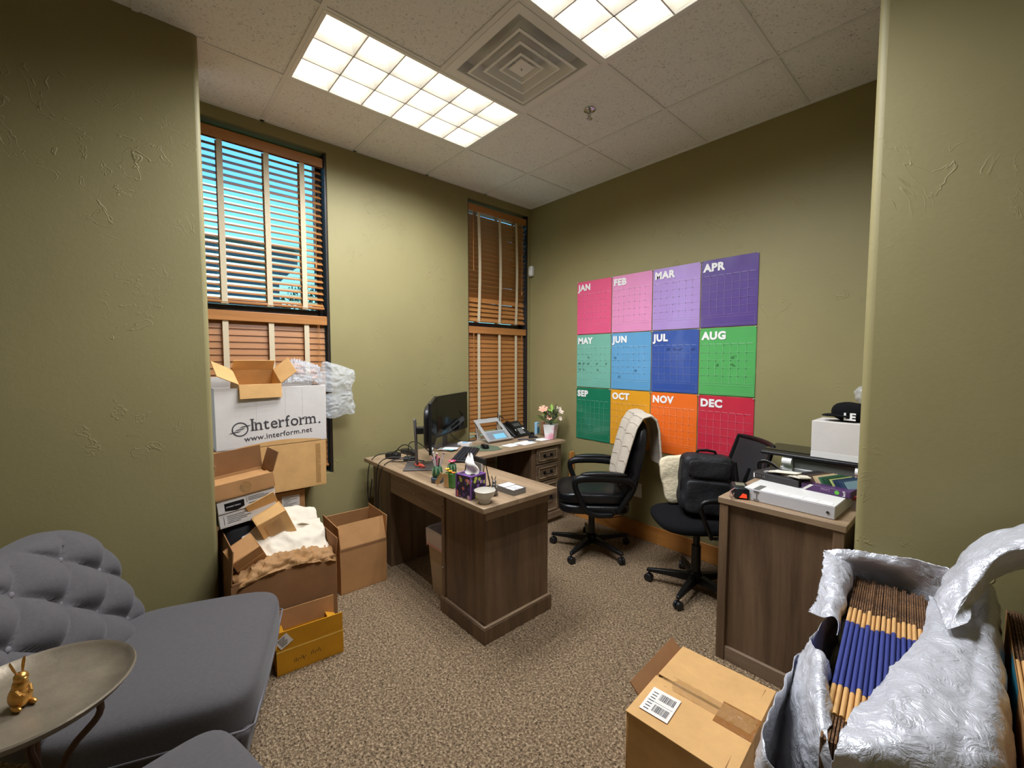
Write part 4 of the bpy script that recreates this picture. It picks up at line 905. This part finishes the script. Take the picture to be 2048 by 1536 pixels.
# two small tipped boxes
t = carton('shipping_box', 'small taped brown box tipped against the white retail boxes', (.585, .575, .505), .12, .152, .16, M['card2'], {'b':(.08,-10)}, rot=(R(23), R(10), R(4)), top=True); B(.0652,.0658,-.045,.035,.0,.145).build('tape', M['cleartape'], t)
t = carton('shipping_box', 'small brown box tipped on its corner beside the kraft paper', (.70, .425, .415), .11, .135, .17, M['card'], rot=(R(28), R(22), R(14)), top=True); B(.0602,.0607,-.0675,.0675,.112,.116).build('tape_edge', M['card2'], t)
# medium open box by the desk
t = carton('shipping_box', 'medium open brown box on the floor beside the desk', (.39, 1.075, 0), .32, .305, .295, M['card'], {'f':(.145,-20),'l':(.14,4),'r':(.15,3),'b':(.13,-10)}, rz=R(-1.5)); B(.1602,.1606,-.152,.152,.276,.293).build('worn_edge', M['cardd'], t)
# yellow taped box
t = carton('shipping_box', 'yellow-taped open box on the carpet beside the grey chair', (.967, .602, 0), .18, .30, .118, M['cardy'], {'f':(.095,3),'l':(.05,-60),'r':(.05,-66)}, rz=R(-5.5), fm=M['cardy'])
o = B(-.0025,.0025,-.147,.147,0,.10).build('back_flap', M['card'], t); o.location = (-.088,0,.118); o.rotation_euler = (0,R(-2),0)
B(.0902,.0908,-.15,.15,.112,.119).build('tape_seam', mat('pale_tape_seam',(232,186,84),.35), t)
o = B(.0,.0006,-.03,.03,-.027,.027).build('address_label', M['labelp'], t); o.location = (.0945,-.118,.165); o.rotation_euler = (R(32),R(3),0)
s = MB()
for q in range(6): s.box(0,.0003,-.02,.016-.004*(q % 3),.018-.007*q,.0205-.007*q)
o = s.build('label_print', M['ink'], t); o.location = (.0955,-.118,.165); o.rotation_euler = (R(32),R(3),0)
s = MB()
for x0, n_ in ((-.075,7),(.0,6)):
    for q in range(n_): s.cbox((.0906, x0+q*.008, .058+.004*math.sin(q*2.1)+.1*(x0+q*.008)), (.0006,.0018,.014+.006*math.sin(q*1.7)), Euler((R(25*math.sin(q*3)),0,0)))
s.build('marker_scrawl', M['ink'], t)
# ================================================================= grey seating, side table
M['grey'] = mat('grey_linen', (82,78,78), .92, bmp=.35, bs_=420, var=.10, vs_=90, sheen=.15, bd=.003)
M['piping'] = mat('grey_piping', (112,108,110), .9)
t = thing('accent_chair', 'grey button-tufted armless chair against the left wall', 'chair', (1.193, .066, 0), R(70))
MB().cushion((.60,.73,.20), 6, 26, lambda p: (p.x, p.y, p.z + (.018*math.cos(p.x*4.6)*math.cos(p.y*3.6) if p.z > 0 else 0)), (.03,0,.31)).build('seat', M['grey'], t, smooth=True, angle=80)
MB().ring([[(x*.94,y*.95,.09) for x,y in ((.30,-.36),(.30,.36),(-.28,.36),(-.28,-.36))],[(x,y,.27) for x,y in ((.31,-.35),(.31,.35),(-.28,.35),(-.28,-.35))]]).build('seat_base', M['grey'], t, bevel=.02, seg=3)
s = MB(); s.tube([(-.2,-.364,.285),(.30,-.364,.285),(.325,-.345,.285),(.329,0,.285),(.325,.345,.285),(.30,.364,.285),(-.2,.364,.285)], .004, 6); s.build('piping', M['piping'], t, smooth=True)
for sx, sy in ((.24,-.3),(.24,.3),(-.22,-.3),(-.22,.3)): MB().cyl((sx,sy,.1),(sx*1.05,sy*1.05,0),.022,.014,10).build('leg', M['darkmetal'], t)
BW, BH = .72, .56
def tuft(y, z):
    u = y/.125; v = z/.11; a = (u+v)/2+.5; b = (u-v)/2+.5
    return (abs(math.sin(math.pi*a))*abs(math.sin(math.pi*b)))**.55
def backf(p):
    x, y, z = p.x, p.y, p.z
    e = max(0, 1-(abs(y)/(BW/2))**6)*max(0, 1-(abs(z)/(BH/2))**6)
    if x > 0: x += (.072*tuft(y, z+.03)-.04)*e**.5
    x -= .20*(z+BH/2)/BH + .05*max(0, (z-.05)/(BH/2))**2*1.2
    return (x, y, z)
MB().cushion((.15,BW,BH), 4.2, 60, backf, (-.215,0,.28+BH/2)).build('backrest', M['grey'], t, smooth=True, angle=120)
for j in range(-2, 4):
    for i in range(-2, 3):
        if (i+j) % 2 == 0: continue
        y = i*.125; z = j*.11-.03
        if abs(z) > .25: continue
        xx = backf(Vector((.072, y, z)))[0]
        MB().sph((-.215+xx+.003, y, .28+BH/2+z), (.007,.011,.011), 10, 6).build('button', M['piping'], t, smooth=True)
t = thing('ottoman', 'grey upholstered ottoman in the near foreground', 'ottoman', (2.085, -.06, 0), R(14))
MB().cushion((.58,.58,.16), 8, 22, lambda p: (p.x, p.y, p.z + (.012*math.cos(p.x*5)*math.cos(p.y*5) if p.z > 0 else 0)), (0,0,.37)).build('cushion', M['grey'], t, smooth=True, angle=80)
MB().ring([[(x,y,.1) for x,y in ((.26,-.26),(.26,.26),(-.26,.26),(-.26,-.26))],[(x,y,.3) for x,y in ((.27,-.27),(.27,.27),(-.27,.27),(-.27,-.27))]]).build('base', M['grey'], t, bevel=.02, seg=3)
s = MB(); s.tube([(-.27,-.275,.3),(.27,-.275,.3),(.275,-.27,.3),(.275,.27,.3),(.27,.275,.3),(-.27,.275,.3),(-.275,.27,.3),(-.275,-.27,.3)], .005, 6); s.build('piping', M['piping'], t, smooth=True)
for sx in (-.22,.22):
    for sy in (-.22,.22): MB().cyl((sx,sy,.11),(sx,sy,0),.02,.014,10).build('leg', M['darkmetal'], t)
# tray table
M['traymetal'] = mat('antique_nickel', (140,128,108), .42, .45, var=.22, vs_=9, bmp=.15, bs_=30); M['iron'] = mat('rust_iron', (96,72,58), .5, .7)
t = thing('side_table', 'round tarnished metal tray table beside the grey chair', 'side table', (1.69, -.218, 0))
MB().lathe([(.002,.668),(.12,.668),(.172,.672),(.181,.684),(.19,.69),(.193,.686),(.183,.672),(.172,.662),(.12,.656),(.002,.656)], 56).build('tray_top', M['traymetal'], t, smooth=True, angle=50)
for k in range(3):
    a = R(120*k+64); c, s_ = math.cos(a), math.sin(a)
    s = MB(); s.tube([(c*r_, s_*r_, z) for r_, z in ((.02,.08),(.03,.25),(.035,.42),(.06,.52),(.11,.57),(.135,.60),(.14,.63),(.12,.655))], [.009]*8, 8); s.build('support_scroll', M['iron'], t, smooth=True, sub=1)
    s = MB(); s.tube([(c*r_, s_*r_, z) for r_, z in ((.02,.3),(.03,.18),(.07,.09),(.13,.05),(.17,.012))], [.009,.009,.009,.009,.012], 8); s.build('leg', M['iron'], t, smooth=True, sub=1)
s = MB(); s.tube([(.006*math.cos(k*.7), .006*math.sin(k*.7), .1+.018*k) for k in range(31)], .008, 8); s.build('twisted_post', M['iron'], t, smooth=True)
t = thing('rabbit_figurine', 'gold rabbit figurine on the round tray table', 'figurine', at(42,1412,.670), R(35)); t.location.z = .669; rabbit(t, .085, mat('brushed_gold',(200,150,78),.32,.85,bmp=.2,bs_=80))
# ================================================================= carton and wrapped bundles in the right foreground
t = carton('shipping_box', 'closed taped brown carton with a barcode label in the foreground', (2.632, 1.325, 0), .315, .415, .392, M['card2'], rz=R(3.2), top=False)
o = B(-.155,.156,.002,.205,.3925,.3975).build('top_flap', M['card2'], t, bevel=.001); o.rotation_euler = (R(-.6),0,0)
o = B(-.157,.157,-.206,-.001,.393,.398).build('top_flap', M['card2'], t, bevel=.001); o.rotation_euler = (R(.8),0,0)
o = B(-.004,0,-.12,.2,0,.05).build('side_flap', M['cardd'], t); o.location = (-.156,.0,.384); o.rotation_euler = (0,R(-48),0)
o = B(-.03,.0,-.19,.19,0,.004).build('side_flap', M['cardd'], t); o.location = (.157,0,.385); o.rotation_euler = (0,R(14),0)
tp = patch([[(-.168,.035+.0,.385),(-.08,.03,.402),(.02,.03,.402),(.1,.03,.403),(.158,.03,.395),(.162,.03,.32)],[(-.168,-.005,.385),(-.08,.0,.4045),(.02,.0,.404),(.1,.0,.405),(.158,.0,.397),(.163,.0,.32)],[(-.166,-.04,.385),(-.08,-.035,.402),(.02,-.035,.402),(.1,-.035,.402),(.158,-.035,.395),(.162,-.035,.32)]], 14, 70, .0045, 42, 2)
tp.build('packing_tape', M['cleartape'], t, smooth=True, angle=80)
B(.05,.157,-.06,.04,.3983,.3988).build('tape_patch', filmmat('brown_tape',(168,112,56),.6,.2), t)
o = B(-.045,.045,-.055,.055,0,.0006).build('shipping_label', M['labelp'], t); o.location = (-.088,-.118,.3995); o.rotation_euler = (R(.8),0,R(2))
s = MB(); rb = random.Random(4)
for y0 in (.012,-.042):
    x = -.012
    while x < .036: w_ = rb.choice((.0008,.0016,.0024)); s.box(x, x+w_, y0, y0+.03, .0006, .0009); x += w_ + rb.choice((.0009,.0015))
for q in range(7): s.box(-.036, -.036+.016, -.045+q*.013, -.0415+q*.013, .0006, .0009)
s.box(-.04,.04,-.004,-.0028,.0006,.0009)
o = s.build('barcode', M['ink'], t); o.location = (-.088,-.118,.3995); o.rotation_euler = (R(.8),0,R(2))
# -- flattened cartons standing on edge
def rawmat():
    m, nt, b = newmat('raw_corrugate'); v = coords(nt, (1,1,.25)); n = ntex(nt, v, 130, 4, .7)
    nt.links.new(ramp(nt, n, [(.35, lin((58,38,24))), (.65, lin((140,100,62)))]), b.inputs['Base Color']); b.inputs['Roughness'].default_value = .9; bump(nt, b, n, .8, .004); return m
M['raw'] = rawmat(); M['navy'] = mat('navy_print', (52,62,128), .65, var=.1, vs_=20)
rb = random.Random(11)
def flat(x, y0, y1, top, lab, grp, lean=0, blue=(1.23,1.56), tan=(1.12,1.655), band=True):
    t = thing('flattened_carton', lab, 'flat carton', (x, y0, .012), group=grp, rot=(0, R(lean[0]), R(lean[1]))); h = top-.012; w_ = .0048
    s = MB(); s.box(-w_,-.0008,0,y1-y0,0,h-.004); s.box(.0008,w_,0,y1-y0,0,h-.005); s.build('corrugated_panel', M['raw'], t)
    a, b = tan[0]-y0, tan[1]-y0
    s = MB(); s.ring([[(w_*1.06*math.cos(an), y, h-.004+.006*math.sin(an)) for an in [math.pi*k/6 for k in range(7)]] + [(-w_*1.06, y, h-.16),(w_*1.06, y, h-.16)] for y in (a, b)]); s.build('folded_edge', M['card2'], t, smooth=True, angle=50)
    if band:
        a, b = blue[0]-y0, blue[1]-y0
        s = MB(); s.ring([[(w_*1.1*math.cos(an), y, h-.0036+.0062*math.sin(an)) for an in [math.pi*k/6 for k in range(7)]] + [(-w_*1.1, y, h-.14),(w_*1.1, y, h-.14)] for y in (a, b)]); s.build('blue_band', M['navy'], t, smooth=True, angle=50)
n_ = 19
for k in range(n_):
    j = rb.uniform(-.008,.008); f = k/(n_-1)
    flat(3.0+.0112*k, 1.02+rb.uniform(0,.02), 1.925+rb.uniform(-.02,.0), .716+rb.uniform(-.006,.004), 'flattened brown carton with blue band inside the torn plastic wrap', 'flattened cartons in the left bundle', (0,5.4), (1.225+j+.05*f,1.555+j+.03*f), (1.115+j+.05*f,1.65+j+.03*f))
for k in range(6):
    flat(3.285+.0115*k, 1.15, 1.94, .745+rb.uniform(-.006,.004), 'flattened brown carton in the second bundle at the right edge', 'flattened cartons in the right bundle', (0,1.2), (1.3,1.5), (1.15,1.62), False)
t = [o for o in bpy.data.objects if o.name.startswith('flattened_carton') and abs(o.location.x-3.285) < .001][0]
B(-.0058,-.0049,.0,.77,.0,.733).build('outer_face', M['card'], t); tm = mat('teal_print',(40,130,150),.6)
MB().add([(-.0061,.33,.725),(-.0061,.52,.725),(-.0061,.52,.6),(-.0061,.42,.5),(-.0061,.33,.58)], [(0,1,2,3,4)]).build('teal_print', tm, t)
MB().add([(-.0061,.05,.55),(-.0061,.2,.62),(-.0061,.2,.3),(-.0061,.05,.3)], [(0,1,2,3)]).build('teal_print', tm, t)
# -- torn silver-grey poly bag round the left bundle
def polymat():
    m, nt, b = newmat('silver_poly'); v = coords(nt)
    b.inputs['Base Color'].default_value = lin((208,209,214)); b.inputs['Metallic'].default_value = .25; b.inputs['Roughness'].default_value = .34; b.inputs['Specular IOR Level'].default_value = .6
    k = bump(nt, b, ntex(nt, v, 24, 3, .6, 2.2), .55, .012); bump(nt, b, ntex(nt, v, 90, 3, .6, 1), .25, .004, k); return m
M['poly'] = polymat()
t = thing('plastic_bag', 'torn silver-grey plastic bag wrapped round the flattened cartons', 'plastic bag', (3.05, 1.4, 0))
def wp(name, rows, nu, nv, amp, fr, seed, jag=0):
    mb = patch(rows, nu, nv, amp, fr, seed, jag); mb.v = [(p[0]-3.05, p[1]-1.4, p[2]) for p in mb.v]; return mb.build(name, M['poly'], t, smooth=True, solid=.0012, angle=100)
A = lambda *r: [at(*p) for p in r]
wp('front_cover', [A((1862,1197,.738),(1846,1272,.742),(1785,1342,.745),(1722,1412,.745),(1675,1490,.738),(1652,1562,.66)),
   A((1885,1200,.755),(1880,1280,.77),(1840,1360,.775),(1790,1440,.77),(1740,1520,.74),(1715,1600,.6)),
   A((1945,1190,.795),(1948,1290,.77),(1932,1390,.77),(1908,1480,.765),(1880,1570,.72),(1850,1680,.55)),
   A((1985,1178,.815),(1994,1290,.745),(2004,1400,.745),(2012,1500,.74),(2020,1600,.69),(2030,1700,.5)),
   [(3.25,1.93,.5),(3.25,1.75,.5),(3.25,1.5,.5),(3.25,1.25,.5),(3.24,1.05,.45),(3.23,.9,.3)],
   [(3.24,1.93,.02),(3.24,1.75,.02),(3.24,1.5,.02),(3.24,1.25,.02),(3.23,1.0,.02),(3.22,.92,.02)]], 70, 120, .011, 9, 1, .04)
wp('back_collar', [A((1650,1099,.80),(1700,1098,.82),(1760,1108,.82),(1830,1122,.83),(1900,1140,.845),(1930,1165,.845)),
   A((1662,1122,.775),(1712,1122,.785),(1770,1132,.785),(1840,1146,.79),(1900,1168,.80),(1925,1190,.80)),
   A((1690,1150,.71),(1720,1152,.705),(1780,1165,.705),(1845,1190,.71),(1890,1205,.72),(1900,1215,.72)),
   [(2.9,1.955,.45),(2.95,1.955,.45),(3.0,1.955,.45),(3.06,1.955,.45),(3.12,1.955,.45),(3.17,1.955,.45)]], 28, 80, .010, 12, 2, .06)
wp('left_collar', [A((1648,1100,.80),(1645,1145,.76),(1640,1190,.72),(1622,1228,.68)), A((1675,1110,.79),(1672,1155,.765),(1665,1200,.74),(1650,1238,.71)),
   A((1700,1122,.76),(1697,1165,.74),(1685,1210,.725),(1668,1240,.715)), A((1703,1152,.69),(1693,1200,.69),(1680,1240,.69),(1668,1270,.69))], 28, 60, .009, 12, 3, .16)
wp('front_left_flap', [A((1628,1285,.72),(1592,1330,.66),(1572,1400,.58),(1560,1480,.5),(1552,1560,.4)), A((1634,1300,.74),(1614,1360,.70),(1602,1430,.64),(1597,1510,.56),(1592,1600,.45)),
   A((1645,1310,.735),(1640,1380,.735),(1640,1450,.705),(1645,1520,.65),(1650,1620,.5)), A((1655,1330,.70),(1656,1390,.705),(1659,1450,.705),(1668,1500,.70),(1690,1600,.6))], 34, 70, .010, 11, 4, .10)
AY = lambda *r: [aty(*p) for p in r]
wp('twisted_fold', [AY((1862,1196,1.72),(1905,1120,1.84),(1950,1082,1.90),(2000,1056,1.92),(2075,1032,1.93)), AY((1868,1200,1.66),(1915,1135,1.72),(1960,1100,1.76),(2008,1078,1.78),(2080,1055,1.80)),
   AY((1876,1225,1.60),(1925,1165,1.66),(1972,1128,1.70),(2015,1108,1.72),(2085,1092,1.74)), AY((1890,1255,1.54),(1938,1195,1.62),(1988,1155,1.70),(2025,1142,1.76),(2085,1128,1.80)), AY((1930,1240,1.56),(1960,1195,1.68),(1995,1165,1.78),(2030,1150,1.84),(2085,1136,1.88))], 40, 70, .010, 9, 6)
wp('bag_body', [[(2.89,1.94,.70),(2.885,1.6,.69),(2.88,1.3,.68),(2.885,1.02,.66),(2.95,.965,.62),(3.1,.955,.6),(3.23,.96,.6)],[(2.875,1.945,.35),(2.87,1.6,.35),(2.865,1.3,.35),(2.87,1.0,.33),(2.94,.945,.33),(3.1,.935,.32),(3.24,.94,.32)],[(2.885,1.94,.012),(2.88,1.6,.012),(2.88,1.3,.012),(2.88,1.0,.012),(2.95,.955,.012),(3.1,.945,.012),(3.23,.95,.012)]], 24, 90, .012, 13, 8)
# right-hand bundle: its own scrap of plastic
t2 = thing('plastic_bag', 'strip of white plastic on the second bundle at the right edge', 'plastic bag', (3.36, 1.3, .75))
mb = patch([[(-.085,-.06,.012),(-.07,-.12,.02),(-.06,-.2,.018)],[(-.03,-.05,.03),(-.02,-.12,.035),(-.01,-.22,.03)],[(.05,-.03,.012),(.05,-.1,.02),(.05,-.2,.015)]], 16, 24, .008, 20, 3, .1); mb.build('film', M['poly'], t2, smooth=True, solid=.0012, angle=100)
# ================================================================= things on the cabinet
CZ = .818
t = thing('box_file', 'white and grey box file with a metal clasp at the cabinet edge', 'binder', (2.622, 2.31, CZ), R(-2))
B(-.18,.18,-.138,.138,0,.055).build('case', mat('file_grey',(188,186,186),.55), t, bevel=.003)
B(-.179,.179,-.137,.137,.0551,.0575).build('lid', M['white'], t, bevel=.001)
for q in range(5): B(-.10+q*.055,-.055+q*.055,-.125,-.09,.0576,.0582).build('embossed_panel', M['paper'], t)
s = MB(); s.cbox((-.125,-.1385,.047),(.022,.004,.008)); s.cbox((-.125,-.1385,.008),(.022,.004,.010)); s.cbox((-.123,-.139,.028),(.003,.003,.036)); s.box(-.138,-.112,-.137,-.05,.0576,.0586); s.build('clasp', mat('steel_clasp',(150,148,148),.35,.6), t)
s = MB(); s.cyl((.155,-.137,.027),(.155,-.141,.027),.006,n=14); s.build('rivet', M['chrome'], t, smooth=True)
BKZ = CZ+.0585
M['bkblack'] = mat('black_cover', (44,40,40), .6, var=.2); M['bkpurple'] = mat('purple_cover', (74,42,88), .45)
t = thing('swatch_book', 'black paper swatch book with a fan of grey and cream chips', 'swatch book', (2.50, 2.445, BKZ), R(-8))
B(-.085,.13,-.075,.10,0,.032).build('slipcase', M['bkblack'], t, bevel=.002)
s = MB()
for q, (x0, w_) in enumerate(((-.066,.006),(-.057,.004),(-.05,.006),(-.035,.004),(-.028,.005))): s.box(x0, x0+w_, -.0762, -.0752, .010, .024)
s.build('spine_lettering', M['standgrey'], t); B(-.079,-.073,-.0764,-.0752,.004,.028).build('spine_mark', M['paper'], t)
GR = [(150,148,146),(128,126,126),(168,166,162),(104,102,102),(206,200,184),(222,214,192),(232,226,208),(214,206,186)]
for q in range(14):
    c = GR[q % 8] if q < 8 else GR[4 + q % 4]
    o = B(-.06,.06,-.02,.02,0,.003).build('swatch', mat('chip_a%d' % q, c, .7), t); o.location = (-.01+.011*q, -.005-.003*q+.01*math.sin(q), .0325+.0032*(q % 7)); o.rotation_euler = (0, R(-6), R(35-7*q))
t = thing('swatch_book', 'purple paper swatch book with a green dot and dark chips', 'swatch book', (2.735, 2.44, BKZ), R(-6))
B(-.095,.095,-.10,.09,0,.030).build('slipcase', M['bkpurple'], t, bevel=.002)
MB().add([(-.095,-.1006,.0),(-.06,-.1006,.030),(-.045,-.1006,.030),(-.08,-.1006,.0)],[(0,1,2,3)]).build('white_stripe', M['paper'], t)
s = MB(); s.cyl((.045,-.1003,.016),(.045,-.1009,.016),.009,n=20); s.build('green_dot', mat('green_dot',(92,180,60),.5), t)
x_ = text_mb('Linea', .017, 0, .0002); x_.v = [(.018-p[0], -.1006-p[2], .024-p[1]) for p in x_.v]; x_.build('cover_title', mat('lilac_print',(170,140,180),.6), t)
x_ = text_mb('Proof', .014, .0002, .0002); x_.v = [(.076-p[1], -.1006-p[2], .028-p[0]*.75) for p in x_.v]; x_.build('cover_brand', M['print'], t)
DK = [(52,48,50),(40,38,42),(64,58,56),(90,72,58),(200,180,140),(214,190,150),(70,110,84),(40,84,56),(36,66,44),(186,196,120),(40,60,84),(48,70,104),(58,80,96),(120,150,160)]
for q in range(18):
    c = DK[min(q*14//18, 13)]
    o = B(-.06,.06,-.0016,.0016,-.02,.018).build('swatch', mat('chip_b%d' % q, c, .6), t); o.location = (-.10+.0112*q, .005, .046); o.rotation_euler = (R(-36), R(-4), R(64))
for k, (x, y, z_, a, d_, c, lab) in enumerate(((2.50,2.585,.0,10,(.16,.09,.012),(84,170,150),'teal folder behind the swatch books'),(2.64,2.595,.0,-12,(.14,.10,.02),(150,156,160),'grey card pad behind the swatch books'),(2.76,2.60,.0,4,(.15,.09,.016),(190,70,72),'red folder behind the purple swatch book'))):
    o = MB().cbox((0,0,d_[2]/2), d_).build('paper_pad', mat('pad_%d' % k, c, .7), None, bevel=.001); place(o, (x, y, CZ), (0,0,R(a))); tag(o, lab, 'folder', 'folders on the cabinet')
# handheld device
t = thing('handheld_scanner', 'black handheld gadget with red light at the cabinet corner', 'gadget', (2.405, 2.215, CZ), R(-62))
MB().cushion((.13,.075,.056), 5, 12, None, (0,0,.028)).build('case', M['black'], t, smooth=True, angle=70)
o = B(-.001,.001,-.032,.032,.006,.05).build('window', M['black2'], t, bevel=.003); o.location = (.0655,0,0)
o = MB().add([(.067,-.012,.008),(.067,.022,.008),(.067,.02,.026),(.067,.004,.03),(.067,-.004,.018)],[(0,1,2,3,4)]).build('red_light', mat('red_led',(255,60,30),.4,emit=1.2), t)
B(-.02,.03,-.02,.02,.056,.059).build('top_plate', mat('olive_plate',(120,118,96),.5), t, bevel=.001)
s = MB(); s.tube([(.06,-.03,.05),(.075,-.05,.04),(.085,-.055,.015),(.07,-.045,.004),(.062,-.03,.03)], .003, 7); s.build('wrist_strap', mat('pink_beige_strap',(160,120,110),.7), t, smooth=True)
# curved strap with stitching behind the books
t = thing('bag_strap', 'black curved strap with white stitching behind the swatch book', 'strap', (2.36, 2.62, CZ))
P_ = [Vector((-.005,.02,.05)), Vector((.0,.01,.085)), Vector((.03,.0,.10)), Vector((.075,-.01,.09)), Vector((.11,-.02,.06)), Vector((.13,-.02,.006))]
s = MB(); s.tube([catmull(P_, k/24) for k in range(25)], .011, 8, flat=.5); s.build('strap_band', M['nylon'], t, smooth=True)
for k in range(2, 20): s = MB(); c = catmull(P_, k/24); s.cbox((c.x, c.y-.003, c.z+.011), (.004,.002,.002)); s.build('stitch', M['print'], t)
# flat scanner with open white feet
t = thing('document_scanner', 'black-topped flat scanner on a silver base at the back of the cabinet', 'scanner', (2.62, 2.80, CZ))
B(-.165,.21,-.15,.13,.06,.085).build('base', mat('silver_plastic',(168,168,166),.35,.3), t, bevel=.004)
B(-.15,.20,-.145,.13,.085,.135).build('inner_tray', mat('grey_glass',(96,98,92),.3), t)
for sx in (-.15, .165): s = MB(); s.cyl((sx,-.165,.118),(sx+.045,-.165,.118),.02,n=16); s.box(sx,sx+.045,-.16,-.12,.0,.118); s.build('foot', M['white'], t, smooth=True)
for sx in (-.15, .165): B(sx,sx+.045,.08,.12,0,.06).build('foot', M['white'], t)
B(-.26,.22,-.17,.15,.142,.160).build('lid', M['black'], t, bevel=.006)
o = MB().box(-.26,.18,-.10,.12,.161,.163); o.build('lid_ribs', M['black2'], t)
s = MB(); s.cyl((-.05,0,.135),(-.05,0,.142),.02); s.cyl((.12,0,.135),(.12,0,.142),.02); s.build('hinge', M['black'], t)
LZ = CZ+.1635
t = carton('retail_box', 'plain white box on top of the flat scanner', (2.715, 2.745, LZ), .20, .24, .19, M['cardw'], rz=R(-90), top=True); B(.1,.1012,-.12,.12,.0,.03).build('lid_edge', M['white'], t)
t = carton('retail_box', 'small brown carton with a white lid behind the white box', (2.67, 2.905, LZ-.04+.04), .07, .16, .12, M['card2'], rz=R(-90), top=True); B(-.037,.037,-.082,.082,.12,.155).build('lid', M['white'], t); B(.0352,.036,-.045,.0,.03,.085).build('label', M['labelp'], t)
t = thing('baseball_cap', 'black cap with white lettering on top of the white box', 'cap', (2.74, 2.74, LZ+.192), R(0))
MB().cushion((.17,.15,.10), 2.4, 14, lambda p: (p.x, p.y, max(p.z, -.045)+.008*nz((p.x*20,p.y*20,1))), (0,.02,.046)).build('crown', M['fabricblack'], t, smooth=True, angle=80)
MB().cushion((.13,.10,.012), 3, 10, lambda p: (p.x, p.y, p.z-.6*p.x*p.x), (-.05,-.03,.03)).build('brim', M['fabricblack'], t, smooth=True, angle=80)
x_ = text_mb('LE', .05, .002, .0005); x_.v = [(p[0]-.02, -.064-p[2], p[1]+.012) for p in x_.v]; x_.build('white_lettering', M['print'], t)
o = MB().cushion((.10,.09,.09), 3, 14, lambda p: (p.x+.012*nz((p.y*40,p.z*40,1)), p.y+.012*nz((p.x*40,p.z*40,2)), p.z+.012*nz((p.x*40,p.y*40,3)))).build('plastic_packet', M['bubble'], None, smooth=True, angle=80); place(o, (2.80, 2.76, LZ+.192+.14)); tag(o, 'crumpled clear plastic packet above the black cap', 'packet')
# ================================================================= outside the windows
bl_ = mat('porch_paint', (96,104,122), .7, var=.1, vs_=3); rf = mat('porch_roof', (140,128,126), .8)
t = thing('porch_roof', 'covered walkway roof with angled brace outside the window', 'porch', (-5.5, .5, -.4))
def pb(name, m, *a): mb = MB(); mb.m = Matrix.Translation((5.5,-.5,.4)); mb.box(*a); return mb.build(name, m, t, bevel=.01)
pb('fascia', bl_, -6.2, -6.0, -4.0, 2.5, 3.30, 3.62); pb('roof_deck', rf, -9.5, -5.9, -4.1, 2.6, 3.62, 3.70); pb('soffit', rf, -9.4, -6.2, -4.0, 2.5, 3.34, 3.38)
for k in range(4): pb('siding_board', bl_, -6.16, -6.08, -4.0, 2.12, 2.42+.22*k, 2.62+.22*k)
pb('post', bl_, -6.2, -6.0, 2.02, 2.16, -.4, 3.30); pb('lower_wall', bl_, -6.2, -6.0, -4.0, 2.10, -.4, 2.40)
mb = MB(); mb.m = Matrix.Translation((5.5,-.5,.4)); mb.ring([[(x,2.14,2.95),(x,2.14,3.31),(x,2.48,3.31)] for x in (-6.18,-6.02)]); mb.build('corner_brace', bl_, t)
lm_ = [mat('tree_leaf_%d' % k, c, .7) for k, c in enumerate(((70,98,66),(92,120,80)))]
def tree(lab, x, y, h, r_, n, seed):
    t = thing('garden_tree', lab, 'tree', (x, y, -.4), group='trees outside the window'); rb = random.Random(seed)
    s = MB(); s.tube([(0,0,0),(.05,0,h*.4),(0,.05,h*.8)], [.11,.08,.03], 8)
    for k in range(6): a = k*1.05; s.tube([(.02,.02,h*(.35+.07*k)),(r_*.5*math.cos(a), r_*.5*math.sin(a), h*(.55+.06*k))], [.03,.01], 6)
    s.build('trunk', mat('bark_%d' % seed, (84,70,58), .9), t)
    for q in range(2):
        mb = MB()
        for k in range(n):
            a, b = rb.uniform(0,6.283), rb.uniform(-1,1); rr_ = r_*rb.uniform(.45,1)**.6; c = Vector((rr_*math.cos(a)*math.sqrt(1-b*b), rr_*math.sin(a)*math.sqrt(1-b*b), h*.72+rr_*b*1.1))
            e = Euler((rb.uniform(0,6),rb.uniform(0,6),rb.uniform(0,6))); mb.m = Matrix.Translation(c) @ e.to_matrix().to_4x4(); mb.add([(-.07,0,0),(0,-.03,.01),(.07,0,0),(0,.03,.01)], [(0,1,2,3)])
        mb.m = Matrix(); o = mb.build('foliage', lm_[q], t); o['kind'] = 'stuff'
tree('leafy tree seen through the blind at lower right', -9.0, 3.6, 4.0, .95, 700, 1)
tree('leafy tree outside the corner window', -6.5, 5.4, 3.0, 1.1, 700, 2)
